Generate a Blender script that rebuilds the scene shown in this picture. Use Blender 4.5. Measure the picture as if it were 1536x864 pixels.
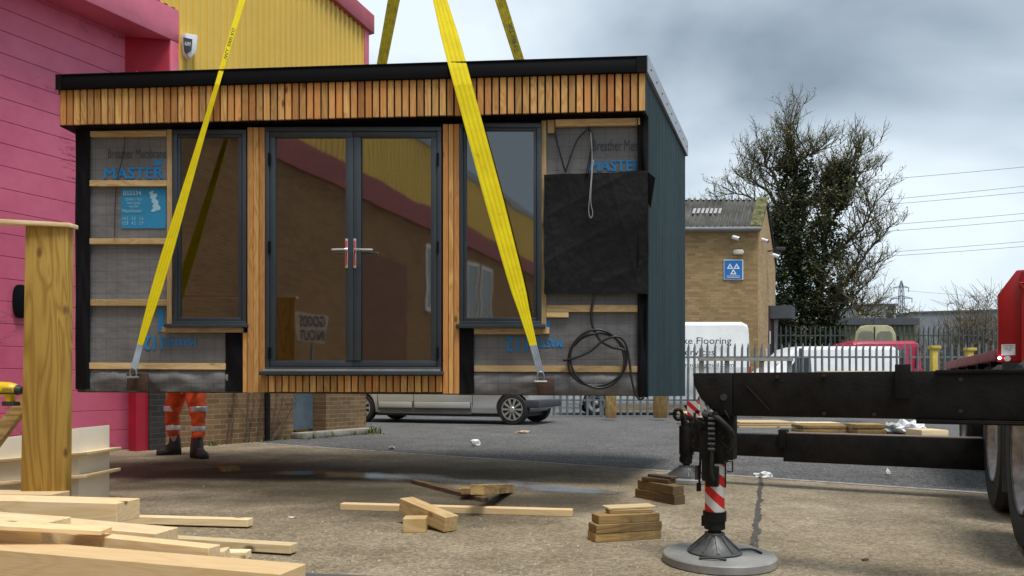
import bpy, bmesh, math, random
from mathutils import Vector, Matrix, noise
random.seed(7)
R = math.radians
S = bpy.context.scene
for o in list(bpy.data.objects): bpy.data.objects.remove(o)
COL = S.collection
# ------------------------------------------------------------------ camera, sky, sun, exposure
F_PX, HX, HY, EYE = 1110.0, 768.0, 580.0, 0.85
cd = bpy.data.cameras.new('camera'); cam = bpy.data.objects.new('camera', cd); COL.objects.link(cam)
cam.location = (0, 0, EYE); cam.rotation_euler = (R(90), 0, 0)
cd.sensor_width = 36; cd.lens = F_PX/1536*36; cd.shift_y = (HY-432)/1536; cd.clip_end = 3000; cd.clip_start = .05
S.camera = cam
W = bpy.data.worlds.new('World'); S.world = W; W.use_nodes = True
nt = W.node_tree; nt.nodes.clear()
def N(nt, t, **k):
    n = nt.nodes.new(t)
    for a, b in k.items(): setattr(n, a, b)
    return n
SUN_EL, SUN_AZ = R(70), R(150)          # azimuth of the sun measured clockwise from +Y
out = N(nt, 'ShaderNodeOutputWorld'); mixs = N(nt, 'ShaderNodeMixShader')
sky = N(nt, 'ShaderNodeTexSky', sky_type='NISHITA', sun_disc=False, sun_elevation=SUN_EL, sun_rotation=SUN_AZ)
b1 = N(nt, 'ShaderNodeBackground'); b1.inputs[1].default_value = .10
b2 = N(nt, 'ShaderNodeBackground'); b2.inputs[1].default_value = 1.0
tc = N(nt, 'ShaderNodeTexCoord'); mp = N(nt, 'ShaderNodeMapping'); mp.inputs['Scale'].default_value = (1.0, 1.0, 2.3); mp.inputs['Location'].default_value = (1.1, 2.2, .3)
nz = N(nt, 'ShaderNodeTexNoise'); nz.inputs['Scale'].default_value = 1.5; nz.inputs['Detail'].default_value = 6; nz.inputs['Roughness'].default_value = .44; nz.inputs['Distortion'].default_value = .35
cr = N(nt, 'ShaderNodeValToRGB')
e = cr.color_ramp.elements; e[0].position = .38; e[0].color = (.19, .235, .28, 1); e[1].position = .63; e[1].color = (.62, .69, .74, 1)
m = e.new(.50); m.color = (.375, .44, .495, 1)
L = nt.links.new
L(tc.outputs['Generated'], mp.inputs[0]); L(mp.outputs[0], nz.inputs[0]); L(nz.outputs[0], cr.inputs[0]); L(cr.outputs[0], b2.inputs[0])
L(sky.outputs[0], b1.inputs[0]); mixs.inputs[0].default_value = .88
L(b1.outputs[0], mixs.inputs[1]); L(b2.outputs[0], mixs.inputs[2]); L(mixs.outputs[0], out.inputs[0])
sd = bpy.data.lights.new('sun', 'SUN'); sd.energy = 2.2; sd.angle = R(20); sd.color = (1, .95, .88)
sun = bpy.data.objects.new('sun', sd); COL.objects.link(sun)
sdir = Vector((math.sin(SUN_AZ)*math.cos(SUN_EL), math.cos(SUN_AZ)*math.cos(SUN_EL), math.sin(SUN_EL)))
sun.rotation_euler = sdir.to_track_quat('Z', 'Y').to_euler(); sun.location = (0, -5, 12)
S.view_settings.view_transform = 'Standard'; S.view_settings.look = 'None'; S.view_settings.gamma = 1; S.view_settings.exposure = .62
S.cycles.max_bounces = 6; S.cycles.transparent_max_bounces = 12
# ------------------------------------------------------------------ materials
MATS = {}
def base(name, rough=.6, metal=0, spec=.5):
    m = bpy.data.materials.new(name); m.use_nodes = True
    p = m.node_tree.nodes['Principled BSDF']
    p.inputs['Roughness'].default_value = rough; p.inputs['Metallic'].default_value = metal
    p.inputs['Specular IOR Level'].default_value = spec
    return m, m.node_tree, p
def mixc(nt, a, b, fac, mode='MIX'):
    x = N(nt, 'ShaderNodeMix', data_type='RGBA', blend_type=mode)
    for s, v in ((0, fac), (6, a), (7, b)):
        if hasattr(v, 'links') or isinstance(v, bpy.types.NodeSocket): nt.links.new(v, x.inputs[s])
        else: x.inputs[s].default_value = v if s == 0 else (*v[:3], 1)
    return x.outputs[2]
def ramp(nt, sock, p0, p1, c0=(0, 0, 0), c1=(1, 1, 1)):
    r = N(nt, 'ShaderNodeValToRGB'); e = r.color_ramp.elements
    e[0].position, e[1].position = p0, p1; e[0].color, e[1].color = (*c0, 1), (*c1, 1)
    nt.links.new(sock, r.inputs[0]); return r.outputs[0]
def noi(nt, scale, detail=4, rough=.55, vec=None, sc=None, dist=0, loc=None):
    t = N(nt, 'ShaderNodeTexCoord'); n = N(nt, 'ShaderNodeTexNoise')
    n.inputs['Scale'].default_value = scale; n.inputs['Detail'].default_value = detail; n.inputs['Roughness'].default_value = rough; n.inputs['Distortion'].default_value = dist
    s = vec or t.outputs['Object']
    if sc:
        mp = N(nt, 'ShaderNodeMapping'); mp.inputs['Scale'].default_value = sc
        if loc: mp.inputs['Location'].default_value = loc
        nt.links.new(s, mp.inputs[0]); s = mp.outputs[0]
    nt.links.new(s, n.inputs[0]); return n.outputs[0]
def bump(nt, p, h, strength=.3, dist=.01):
    b = N(nt, 'ShaderNodeBump'); b.inputs['Strength'].default_value = strength; b.inputs['Distance'].default_value = dist
    nt.links.new(h, b.inputs['Height']); nt.links.new(b.outputs[0], p.inputs['Normal'])
def mat(name, c, rough=.6, metal=0, var=.12, scale=6, bmp=0, bscale=40, sc=None, spec=.5, dirt=None, rvar=.1):
    if name in MATS: return MATS[name]
    m, nt, p = base(name, rough, metal, spec)
    n = noi(nt, scale, 5, .6, sc=sc)
    lo = tuple(max(0, v*(1-var*1.6)) for v in c); hi = tuple(min(1, v*(1+var*1.2)) for v in c)
    col = ramp(nt, n, .3, .7, lo, hi)
    if dirt:
        n2 = noi(nt, scale*.35, 6, .7, loc=(3, 7, 1), sc=(1, 1, 1))
        col = mixc(nt, col, dirt, ramp(nt, n2, .48, .75, (0, 0, 0), (.75, .75, .75)))
    nt.links.new(col, p.inputs['Base Color'])
    rr = N(nt, 'ShaderNodeMapRange'); rr.inputs[3].default_value = max(.03, rough-rvar); rr.inputs[4].default_value = min(1, rough+rvar)
    nt.links.new(noi(nt, scale*2.3, 4, .6), rr.inputs[0]); nt.links.new(rr.outputs[0], p.inputs['Roughness'])
    if bmp: bump(nt, p, noi(nt, bscale, 5, .6, sc=sc), bmp, .01)
    MATS[name] = m; return m
def wood(name, c1, c2, axis=0, rough=.65, ring=9, hue=(.5, .25, .12), hv=.25, knot=True, dirt=0):
    """grain runs along the local axis; each plank (mesh island) has its own tone"""
    if name in MATS: return MATS[name]
    m, nt, p = base(name, rough, 0, .3)
    t = N(nt, 'ShaderNodeTexCoord'); g = N(nt, 'ShaderNodeNewGeometry')
    oi = N(nt, 'ShaderNodeObjectInfo')
    off = N(nt, 'ShaderNodeVectorMath', operation='SCALE'); off.inputs[0].default_value = (7.3, 11.1, 5.7)
    ad = N(nt, 'ShaderNodeMath', operation='ADD'); nt.links.new(g.outputs['Random Per Island'], ad.inputs[0]); nt.links.new(oi.outputs['Random'], ad.inputs[1])
    nt.links.new(ad.outputs[0], off.inputs['Scale'])
    add = N(nt, 'ShaderNodeVectorMath', operation='ADD'); nt.links.new(t.outputs['Object'], add.inputs[0]); nt.links.new(off.outputs[0], add.inputs[1])
    sc = [1, 1, 1]; sc[axis] = .12
    mp = N(nt, 'ShaderNodeMapping'); mp.inputs['Scale'].default_value = sc; nt.links.new(add.outputs[0], mp.inputs[0])
    n1 = noi(nt, ring, 2, .5, vec=mp.outputs[0], dist=.6)
    mul = N(nt, 'ShaderNodeMath', operation='MULTIPLY'); mul.inputs[1].default_value = 9; nt.links.new(n1, mul.inputs[0])
    fr = N(nt, 'ShaderNodeMath', operation='PINGPONG'); fr.inputs[1].default_value = .5; nt.links.new(mul.outputs[0], fr.inputs[0])
    m2 = N(nt, 'ShaderNodeMath', operation='MULTIPLY'); m2.inputs[1].default_value = 2; nt.links.new(fr.outputs[0], m2.inputs[0])
    rings = ramp(nt, m2.outputs[0], .0, .75)
    sc2 = [1, 1, 1]; sc2[axis] = .03
    mp2 = N(nt, 'ShaderNodeMapping'); mp2.inputs['Scale'].default_value = sc2; nt.links.new(add.outputs[0], mp2.inputs[0])
    fine = noi(nt, 160, 3, .6, vec=mp2.outputs[0])
    col = mixc(nt, c2, c1, rings)
    col = mixc(nt, col, tuple(v*.62 for v in c2), ramp(nt, fine, .5, .8, (0, 0, 0), (.5, .5, .5)))
    rn = N(nt, 'ShaderNodeMath', operation='FRACT'); r3 = N(nt, 'ShaderNodeMath', operation='MULTIPLY'); r3.inputs[1].default_value = 3.7
    nt.links.new(ad.outputs[0], r3.inputs[0]); nt.links.new(r3.outputs[0], rn.inputs[0])
    col = mixc(nt, col, hue, ramp(nt, rn.outputs[0], .25, 1, (0, 0, 0), (hv*2, hv*2, hv*2)))
    r5 = N(nt, 'ShaderNodeMath', operation='MULTIPLY'); r5.inputs[1].default_value = 13.3; rf = N(nt, 'ShaderNodeMath', operation='FRACT')
    nt.links.new(ad.outputs[0], r5.inputs[0]); nt.links.new(r5.outputs[0], rf.inputs[0])
    col = mixc(nt, col, ramp(nt, rf.outputs[0], 0, 1, (.62, .59, .54), (1.12, 1.08, 1.0)), 1.0, 'MULTIPLY')
    if knot:
        sc3 = [1, 1, 1]; sc3[axis] = .55
        mp3 = N(nt, 'ShaderNodeMapping'); mp3.inputs['Scale'].default_value = sc3; nt.links.new(add.outputs[0], mp3.inputs[0])
        v = N(nt, 'ShaderNodeTexVoronoi'); v.inputs['Scale'].default_value = 5.5; nt.links.new(mp3.outputs[0], v.inputs[0])
        col = mixc(nt, (.12, .055, .02), col, ramp(nt, v.outputs['Distance'], .055, .13, (.15, .15, .15), (1, 1, 1)))
    if dirt:
        col = mixc(nt, col, (.09, .07, .05), ramp(nt, noi(nt, 7, 5, .7), .45, .7, (0, 0, 0), (dirt, dirt, dirt)))
    nt.links.new(col, p.inputs['Base Color'])
    bump(nt, p, fine, .25, .004)
    MATS[name] = m; return m
def brick(name, c1, c2, mortar, bw=.225, rh=.075, dirt=(.1, .08, .06), dk=.45, ux=(1, 0, 0)):
    """courses follow z; the horizontal coordinate runs along ux"""
    if name in MATS: return MATS[name]
    m, nt, p = base(name, .85, 0, .25)
    t = N(nt, 'ShaderNodeTexCoord')
    d = N(nt, 'ShaderNodeVectorMath', operation='DOT_PRODUCT'); d.inputs[1].default_value = ux; nt.links.new(t.outputs['Object'], d.inputs[0])
    sp = N(nt, 'ShaderNodeSeparateXYZ'); nt.links.new(t.outputs['Object'], sp.inputs[0])
    cb = N(nt, 'ShaderNodeCombineXYZ'); nt.links.new(d.outputs['Value'], cb.inputs[0]); nt.links.new(sp.outputs[2], cb.inputs[1])
    b = N(nt, 'ShaderNodeTexBrick'); b.inputs['Scale'].default_value = 1; b.inputs['Brick Width'].default_value = bw; b.inputs['Row Height'].default_value = rh
    b.inputs['Mortar Size'].default_value = .006; b.inputs['Mortar Smooth'].default_value = .2
    b.inputs['Color1'].default_value = (*c1, 1); b.inputs['Color2'].default_value = (*c2, 1); b.inputs['Mortar'].default_value = (*mortar, 1)
    nt.links.new(cb.outputs[0], b.inputs[0])
    col = mixc(nt, b.outputs['Color'], (.5, .5, .5), ramp(nt, noi(nt, 12, 4, .7), .3, .8, (0, 0, 0), (.25, .25, .25)), 'OVERLAY')
    col = mixc(nt, col, dirt, ramp(nt, noi(nt, .9, 6, .75), .45, .8, (0, 0, 0), (dk, dk, dk)))
    nt.links.new(col, p.inputs['Base Color'])
    inv = N(nt, 'ShaderNodeMath', operation='SUBTRACT'); inv.inputs[0].default_value = 1; nt.links.new(b.outputs['Fac'], inv.inputs[1])
    bump(nt, p, inv.outputs[0], .5, .01)
    MATS[name] = m; return m
# ------------------------------------------------------------------ mesh helpers
def P(x, y, D): return Vector(((x-HX)/F_PX*D, D, EYE+(HY-y)/F_PX*D))
def G(x, y, z=0):
    D = (EYE-z)*F_PX/(y-HY); return Vector(((x-HX)/F_PX*D, D, z))
def root_loc(o):
    while o.parent: o = o.parent
    return Vector(o.location)
class MB:
    def __init__(s): s.v = []; s.f = []
    def add(s, vs, fs):
        k = len(s.v); s.v += [Vector(a) for a in vs]; s.f += [tuple(i+k for i in q) for q in fs]
    def quad(s, *p): s.add(p, [tuple(range(len(p)))])
    def box8(s, c):   # four bottom-ish corners then four matching ones
        s.add(c, [(0, 3, 2, 1), (4, 5, 6, 7), (0, 1, 5, 4), (1, 2, 6, 5), (2, 3, 7, 6), (3, 0, 4, 7)])
    def box(s, x0, y0, z0, x1, y1, z1, M=None):
        c = [(x0, y0, z0), (x1, y0, z0), (x1, y1, z0), (x0, y1, z0), (x0, y0, z1), (x1, y0, z1), (x1, y1, z1), (x0, y1, z1)]
        if M: c = [M @ Vector(a) for a in c]
        s.box8(c)
    def prism(s, poly, ext):
        n = len(poly); poly = [Vector(p) for p in poly]; ext = Vector(ext)
        s.add(poly+[p+ext for p in poly], [tuple(range(n))[::-1], tuple(range(n, 2*n))]+[(i, (i+1) % n, (i+1) % n+n, i+n) for i in range(n)])
    def tube(s, path, r, n=8, cap=True):
        path = [Vector(p) for p in path]; rs = r if isinstance(r, (list, tuple)) else [r]*len(path)
        k = len(s.v); prev = None
        for i, p in enumerate(path):
            t = (path[min(i+1, len(path)-1)]-path[max(i-1, 0)])
            if t.length < 1e-9: t = Vector((0, 0, 1))
            t.normalize()
            if prev is None: a = t.orthogonal().normalized()
            else:
                a = prev-t*prev.dot(t)
                a = a.normalized() if a.length > 1e-6 else t.orthogonal().normalized()
            prev = a; b = t.cross(a)
            for j in range(n):
                w = 2*math.pi*j/n; s.v.append(p+(a*math.cos(w)+b*math.sin(w))*rs[i])
        for i in range(len(path)-1):
            for j in range(n):
                s.f.append((k+i*n+j, k+i*n+(j+1) % n, k+(i+1)*n+(j+1) % n, k+(i+1)*n+j))
        if cap: s.f.append(tuple(k+j for j in range(n))[::-1]); s.f.append(tuple(k+(len(path)-1)*n+j for j in range(n)))
    def lathe(s, prof, n=32, M=None, cap0=True):   # (r, z) pairs around z
        k = len(s.v)
        for r, z in prof:
            for j in range(n):
                w = 2*math.pi*j/n; q = Vector((r*math.cos(w), r*math.sin(w), z)); s.v.append(M @ q if M else q)
        for i in range(len(prof)-1):
            for j in range(n): s.f.append((k+i*n+j, k+i*n+(j+1) % n, k+(i+1)*n+(j+1) % n, k+(i+1)*n+j))
        if cap0: s.f.append(tuple(k+j for j in range(n))[::-1])
        s.f.append(tuple(k+(len(prof)-1)*n+j for j in range(n)))
    def grid(s, fn, nu, nv):
        k = len(s.v)
        for j in range(nv+1):
            for i in range(nu+1): s.v.append(Vector(fn(i/nu, j/nv)))
        for j in range(nv):
            for i in range(nu):
                a = k+j*(nu+1)+i; s.f.append((a, a+1, a+nu+2, a+nu+1))
    def build(s, name, m, parent=None, smooth=False, bevel=0, origin=None, flip=True, seg=2):
        me = bpy.data.meshes.new(name)
        if parent: org = root_loc(parent)
        elif origin is not None: org = Vector(origin)
        else:
            xs = [v.x for v in s.v]; ys = [v.y for v in s.v]; zs = [v.z for v in s.v]
            org = Vector(((min(xs)+max(xs))/2, (min(ys)+max(ys))/2, min(zs)))
        me.from_pydata([v-org for v in s.v], [], s.f)
        bm = bmesh.new(); bm.from_mesh(me)
        if flip: bmesh.ops.recalc_face_normals(bm, faces=bm.faces)
        if bevel:
            es = [e for e in bm.edges if len(e.link_faces) == 2 and e.calc_face_angle(0) > .5]
            bmesh.ops.bevel(bm, geom=es, offset=bevel, segments=seg, affect='EDGES', profile=.5, clamp_overlap=True)
        bm.to_mesh(me); bm.free()
        if smooth or bevel:
            for f in me.polygons: f.use_smooth = True
        me.materials.append(m)
        o = bpy.data.objects.new(name, me); COL.objects.link(o)
        if (smooth and smooth != 2) or bevel:
            try: me.set_sharp_from_angle(angle=R(35))
            except Exception: pass
        if parent: o.parent = parent
        else: o.location = org
        return o
def thing(name, label, cat, loc, group=None, rz=0):
    o = bpy.data.objects.new(name, None); COL.objects.link(o); o.location = loc; o.rotation_euler = (0, 0, rz)
    o.empty_display_size = .2; o['label'] = label; o['category'] = cat
    if group: o['group'] = group
    return o
def tag(o, label, cat, group=None):
    o['label'] = label; o['category'] = cat
    if group: o['group'] = group
    return o
def struct(o): o['kind'] = 'structure'; return o
def text_mesh(body, fn, name, m, parent, flipx=False, bold=0, res=3):
    """lettering laid on a surface: fn(s, t) maps the unit box of the text to a point"""
    cu = bpy.data.curves.new('t', 'FONT'); cu.body = body; cu.size = 1; cu.resolution_u = res; cu.align_x = 'CENTER'; cu.space_line = .95
    o = bpy.data.objects.new('t', cu); COL.objects.link(o)
    dg = bpy.context.evaluated_depsgraph_get(); dg.update()
    me = bpy.data.meshes.new_from_object(o.evaluated_get(dg)); bpy.data.objects.remove(o); bpy.data.curves.remove(cu)
    xs = [v.co.x for v in me.vertices]; ys = [v.co.y for v in me.vertices]
    x0, x1, y0, y1 = min(xs), max(xs), min(ys), max(ys)
    org = root_loc(parent)
    if bold:
        bm = bmesh.new(); bm.from_mesh(me); g0 = list(bm.verts)+list(bm.edges)+list(bm.faces)
        for dx_, dy_ in ((bold, 0), (bold, bold*.6), (0, bold*.6)):
            d_ = bmesh.ops.duplicate(bm, geom=g0)
            for v in d_['geom']:
                if isinstance(v, bmesh.types.BMVert): v.co.x += dx_; v.co.y += dy_; v.co.z += .0
        bm.to_mesh(me); bm.free(); x1 += bold; y1 += bold*.6
    zs = {}
    for i, v in enumerate(me.vertices): v.co = Vector(fn((v.co.x-x0)/(x1-x0), (v.co.y-y0)/(y1-y0)))-org
    if bold:
        n4 = len(me.vertices)//4
        for i, v in enumerate(me.vertices): v.co.y -= .0006*(i//n4)
    me.name = name; me.materials.clear(); me.materials.append(m)
    q = bpy.data.objects.new(name, me); COL.objects.link(q); q.parent = parent; return q
def copy_tree(o, parent=None):
    c = o.copy(); COL.objects.link(c); c.parent = parent
    for ch in list(o.children): copy_tree(ch, c)
    return c
class Plane:
    """a vertical wall plane Y = a + b X; pixels of the photograph are projected onto it"""
    def __init__(s, a, b):
        s.a, s.b = a, b; s.n = Vector((b, -1, 0)).normalized()
        s.u = Vector((1, b, 0)).normalized(); s.k = math.sqrt(1+b*b)
    def __call__(s, x, y, off=0):
        kx = (x-HX)/F_PX; D = (s.a-off*s.k)/(1-s.b*kx); return P(x, y, D)
    def box(s, mb, x0, y0, x1, y1, off, th, y0b=None, y1b=None):
        """y0/y1 top/bottom at x0, y0b/y1b at x1; front face at off, thickness th going back"""
        y0b = y0 if y0b is None else y0b; y1b = y1 if y1b is None else y1b
        f = [s(x0, y1, off), s(x1, y1b, off), s(x1, y0b, off), s(x0, y0, off)]
        b = [q-s.n*th for q in f]; mb.box8(f+b)
# ------------------------------------------------------------------ common materials
M_larch = wood('larch_cladding', (.74, .45, .17), (.54, .28, .09), 2, .6, 11, (.56, .21, .06), .38)
M_batten = wood('batten_timber', (.66, .50, .28), (.50, .34, .16), 0, .7, 9, (.5, .36, .17), .15)
M_battenv = wood('batten_timber_upright', (.66, .50, .28), (.50, .34, .16), 2, .7, 9, (.5, .36, .17), .15)
M_pine = wood('fresh_pine', (.88, .76, .53), (.80, .62, .36), 0, .6, 8, (.78, .52, .26), .28)
M_treated = wood('treated_pine', (.60, .40, .10), (.40, .23, .045), 2, .6, 7, (.48, .3, .09), .1)
M_sleeper = wood('weathered_sleeper', (.46, .32, .14), (.28, .18, .07), 0, .8, 8, (.30, .2, .08), .25, dirt=.6)
M_darkwood = wood('dark_wet_timber', (.16, .11, .07), (.09, .06, .04), 0, .6, 8, (.1, .07, .05), .2)
M_black = mat('black_trim', (.005, .0055, .007), .55, 0, .1, 3, spec=.1)
M_anth = mat('anthracite_frame', (.032, .043, .056), .38, 0, .08, 3)
M_paint = mat('green_grey_board', (.017, .043, .050), .7, 0, .22, 2.2, .25, 60, sc=(1, 1, .15), spec=.2)
M_steel = mat('zinc_steel', (.35, .37, .39), .4, .9, .1, 8)
M_chrome = mat('chrome', (.75, .75, .76), .18, 1, .03, 8)
M_blackmetal = mat('black_painted_steel', (.009, .009, .010), .5, 0, .4, 9, .25, 60, dirt=(.022, .018, .015), spec=.2)
M_rubber = mat('tyre_rubber', (.015, .015, .016), .75, 0, .2, 12, .2, 60, dirt=(.04, .035, .03))
M_white = mat('white_paint', (.78, .80, .82), .3, 0, .03, 2, dirt=(.6, .6, .58))
M_red = mat('red_truck_paint', (.42, .009, .013), .35, 0, .15, 3)
M_text = mat('lettering_dark', (.03, .03, .035), .6, 0, .05)
M_blue = mat('print_blue', (.015, .22, .52), .6, 0, .1, 5)
M_membtext = mat('print_grey', (.055, .06, .075), .6, 0, .1, 5)
def membrane():
    m, nt, p = base('breather_membrane', .48, 0, .5)
    t = N(nt, 'ShaderNodeTexCoord'); sp = N(nt, 'ShaderNodeSeparateXYZ'); nt.links.new(t.outputs['Object'], sp.inputs[0])
    cb = N(nt, 'ShaderNodeCombineXYZ'); nt.links.new(sp.outputs[0], cb.inputs[0]); nt.links.new(sp.outputs[2], cb.inputs[1])
    b = N(nt, 'ShaderNodeTexBrick'); b.offset = 0; b.inputs['Scale'].default_value = 1; b.inputs['Brick Width'].default_value = .1; b.inputs['Row Height'].default_value = .1
    b.inputs['Mortar Size'].default_value = .0013; b.inputs['Color1'].default_value = (1, 1, 1, 1); b.inputs['Color2'].default_value = (1, 1, 1, 1); b.inputs['Mortar'].default_value = (0, 0, 0, 1)
    nt.links.new(cb.outputs[0], b.inputs[0])
    col = ramp(nt, noi(nt, 3, 5, .6), .3, .7, (.125, .125, .130), (.185, .184, .186))
    col = mixc(nt, (.055, .055, .06), col, b.outputs['Color'])
    nt.links.new(col, p.inputs['Base Color']); bump(nt, p, noi(nt, 5, 3, .5, sc=(1, 1, 2)), .35, .03)
    return m
M_memb = membrane()
M_blackmemb = mat('black_membrane', (.006, .006, .008), .65, 0, .2, 4, .2, 8, spec=.12)
def glass_mat(name, tint=(.62, .60, .56), fac=.30, rough=.015):
    m, nt, p = base(name); nt.nodes.remove(p); o = nt.nodes['Material Output']
    tr = N(nt, 'ShaderNodeBsdfTransparent'); tr.inputs[0].default_value = (*tint, 1)
    gl = N(nt, 'ShaderNodeBsdfGlossy'); gl.inputs['Roughness'].default_value = rough; gl.inputs[0].default_value = (.95, .93, .9, 1)
    lw = N(nt, 'ShaderNodeFresnel'); lw.inputs[0].default_value = 1.9
    ad = N(nt, 'ShaderNodeMath', operation='ADD'); ad.inputs[1].default_value = fac-.09; nt.links.new(lw.outputs[0], ad.inputs[0])
    mx = N(nt, 'ShaderNodeMixShader'); nt.links.new(ad.outputs[0], mx.inputs[0]); nt.links.new(tr.outputs[0], mx.inputs[1]); nt.links.new(gl.outputs[0], mx.inputs[2])
    b = N(nt, 'ShaderNodeBump'); b.inputs['Strength'].default_value = .035; b.inputs['Distance'].default_value = .05
    nt.links.new(noi(nt, 1.6, 2, .4), b.inputs['Height']); nt.links.new(b.outputs[0], gl.inputs['Normal'])
    nt.links.new(mx.outputs[0], o.inputs[0]); return m
M_glass = glass_mat('window_glass', (.66, .62, .56), .235, .03)
M_carglass = mat('vehicle_glass', (.02, .035, .04), .08, 0, .05, 2)
# ------------------------------------------------------------------ ground
KA, KB = G(490, 672), G(1463, 739)          # edge between concrete apron and tarmac
KD = (KB-KA).normalized(); KN = Vector((-KD.y, KD.x, 0))   # KN points away from the camera
if KN.y < 0: KN = -KN
def ground_mat(name, c1, c2, c3, speck, sp_scale, rough, bs, bd=.01, wear=1.2):
    m, nt, p = base(name, rough, 0, .35)
    col = ramp(nt, noi(nt, wear, 8, .68), .32, .68, c1, c2)
    col = mixc(nt, col, c3, ramp(nt, noi(nt, wear*.28, 6, .7, sc=(1, 1, 1), loc=(5, 2, 0)), .42, .66, (0, 0, 0), (.85, .85, .85)))
    v = N(nt, 'ShaderNodeTexVoronoi'); v.inputs['Scale'].default_value = sp_scale
    t = N(nt, 'ShaderNodeTexCoord'); nt.links.new(t.outputs['Object'], v.inputs[0])
    sep = N(nt, 'ShaderNodeSeparateColor'); nt.links.new(v.outputs['Color'], sep.inputs[0])
    col = mixc(nt, col, ramp(nt, sep.outputs[0], 0, 1, tuple(1-speck for _ in range(3)), tuple(1+speck for _ in range(3))), 1, 'MULTIPLY')
    fine = noi(nt, sp_scale*1.7, 3, .7)
    col = mixc(nt, col, ramp(nt, fine, .3, .7, (.72, .72, .72), (1.25, 1.25, 1.25)), 1, 'MULTIPLY')
    nt.links.new(col, p.inputs['Base Color']); bump(nt, p, fine, bs, bd); MATS[name] = m; return m
M_conc = ground_mat('worn_concrete', (.16, .130, .080), (.44, .365, .262), (.215, .170, .108), .32, 60, .85, .8)
M_tarmac = ground_mat('gravelly_tarmac', (.095, .094, .094), (.175, .172, .170), (.12, .118, .116), .65, 55, .9, .9, .02)
M_earth = ground_mat('outer_ground', (.06, .065, .03), (.10, .10, .05), (.09, .08, .06), .3, 3, .95, .3)
mb = MB(); mb.quad((-900, -300, -.012), (900, -300, -.012), (900, 1500, -.012), (-900, 1500, -.012))
struct(mb.build('ground', M_earth, origin=(0, 0, 0), flip=False))
mb = MB(); a = KA-KD*60+KN*.02; b = KB+KD*60+KN*.02
mb.quad(*[Vector((q.x, q.y, 0)) for q in (a, b, b+KN*55, a+KN*55)])
struct(mb.build('yard_tarmac', M_tarmac, origin=(0, 0, 0)))
mb = MB(); mb.quad(*[Vector((q.x, q.y, .0)) for q in (a-KN*40-KN*.04, b-KN*40-KN*.04, b-KN*.04, a-KN*.04)])
struct(mb.build('concrete_apron', M_conc, origin=(0, 0, 0)))
mb = MB(); mb.quad(*[Vector((q.x, q.y, z)) for q, z in ((a-KN*.05, .004), (b-KN*.05, .004), (b+KN*.03, .004), (a+KN*.03, .004))])
struct(mb.build('apron_edge_strip', mat('pale_edge_concrete', (.36, .34, .31), .8, 0, .3, 9, .3, 60), origin=(0, 0, 0)))
# crack filled with tar along the joint of the apron
def strip_on_ground(pts, w, z, jit=.3, seed=1):
    rnd = random.Random(seed); mb = MB(); Lp = []; Rp = []
    for i, (x, y) in enumerate(pts):
        c = G(x, y)
        for _ in (0,):
            nx = w*(1+rnd.uniform(-jit, jit)); Lp.append(Vector((c.x-nx, c.y, z))); Rp.append(Vector((c.x+w*(1+rnd.uniform(-jit, jit)), c.y, z)))
    for i in range(len(Lp)-1): mb.quad(Lp[i], Rp[i], Rp[i+1], Lp[i+1])
    return mb
n = 60; pts = [(1141-11*(i/n)**1.5+2*math.sin(i*.35), 826-111*(i/n)) for i in range(n+1)]
pts = [(1130+12*(i/n)**.8+1.4*math.sin(i*.5), 826-111*(i/n)) for i in range(n+1)]
struct(strip_on_ground(pts, .017, .004, .6, 3).build('concrete_joint', mat('tar_joint', (.075, .068, .058), .8, 0, .3, 30, .5, 90), origin=(0, 0, 0), flip=False))
# puddle, and damp film with painted shade under the raised cabin
def blob_outline(ctrl, seed, amp=.05, z=.006):
    """ctrl: list of pixels on the ground, closed; refined and roughened"""
    pts = []; nC = len(ctrl)
    for i in range(nC):
        a, b = G(*ctrl[i]), G(*ctrl[(i+1) % nC])
        for k in range(14):
            q = a.lerp(b, k/14); d = noise.noise(Vector((q.x*2.1, q.y*2.1, seed)))+.5*noise.noise(Vector((q.x*7, q.y*7, seed)))
            pts.append(Vector((q.x+d*amp*2, q.y+d*amp*3, z)))
    return pts
M_water, nt_, p_ = base('puddle_water', .03, 0, .6)
p_.inputs['Base Color'].default_value = (.11, .10, .095, 1); bump(nt_, p_, noi(nt_, 18, 3, .5), .03, .01)
M_damp_shade, nt_, p_ = base('damp_shaded_concrete', .45, 0, .35)
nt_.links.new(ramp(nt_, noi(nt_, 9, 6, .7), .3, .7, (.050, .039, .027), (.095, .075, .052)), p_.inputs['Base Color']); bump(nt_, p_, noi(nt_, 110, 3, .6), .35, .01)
def soft_patch(name, path, width, z, m, nseg=90, nv=14):
    """a film of damp or painted shade on the ground along a pixel path; its ragged edge comes from a noise-masked attribute"""
    pp = []
    for i in range(nseg+1):
        f = i/nseg*(len(path)-1); k = min(int(f), len(path)-2); t = f-k; a, b = G(*path[k]), G(*path[k+1]); pp.append((a.lerp(b, t), width[k]+(width[k+1]-width[k])*t, i/nseg))
    mb = MB(); ed = []
    for c, w, t in pp:
        for j in range(nv+1):
            v_ = j/nv*2-1; mb.v.append(Vector((c.x, c.y+v_*w, z))); ed.append(min(1-abs(v_), min(t, 1-t)*8))
    for i in range(nseg):
        for j in range(nv): a = i*(nv+1)+j; mb.f.append((a, a+1, a+nv+2, a+nv+1))
    o = mb.build(name, m, origin=(0, 0, 0)); at = o.data.attributes.new('wet', 'FLOAT', 'POINT')
    for i, e_ in enumerate(ed): at.data[i].value = e_
    return struct(o)
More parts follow.
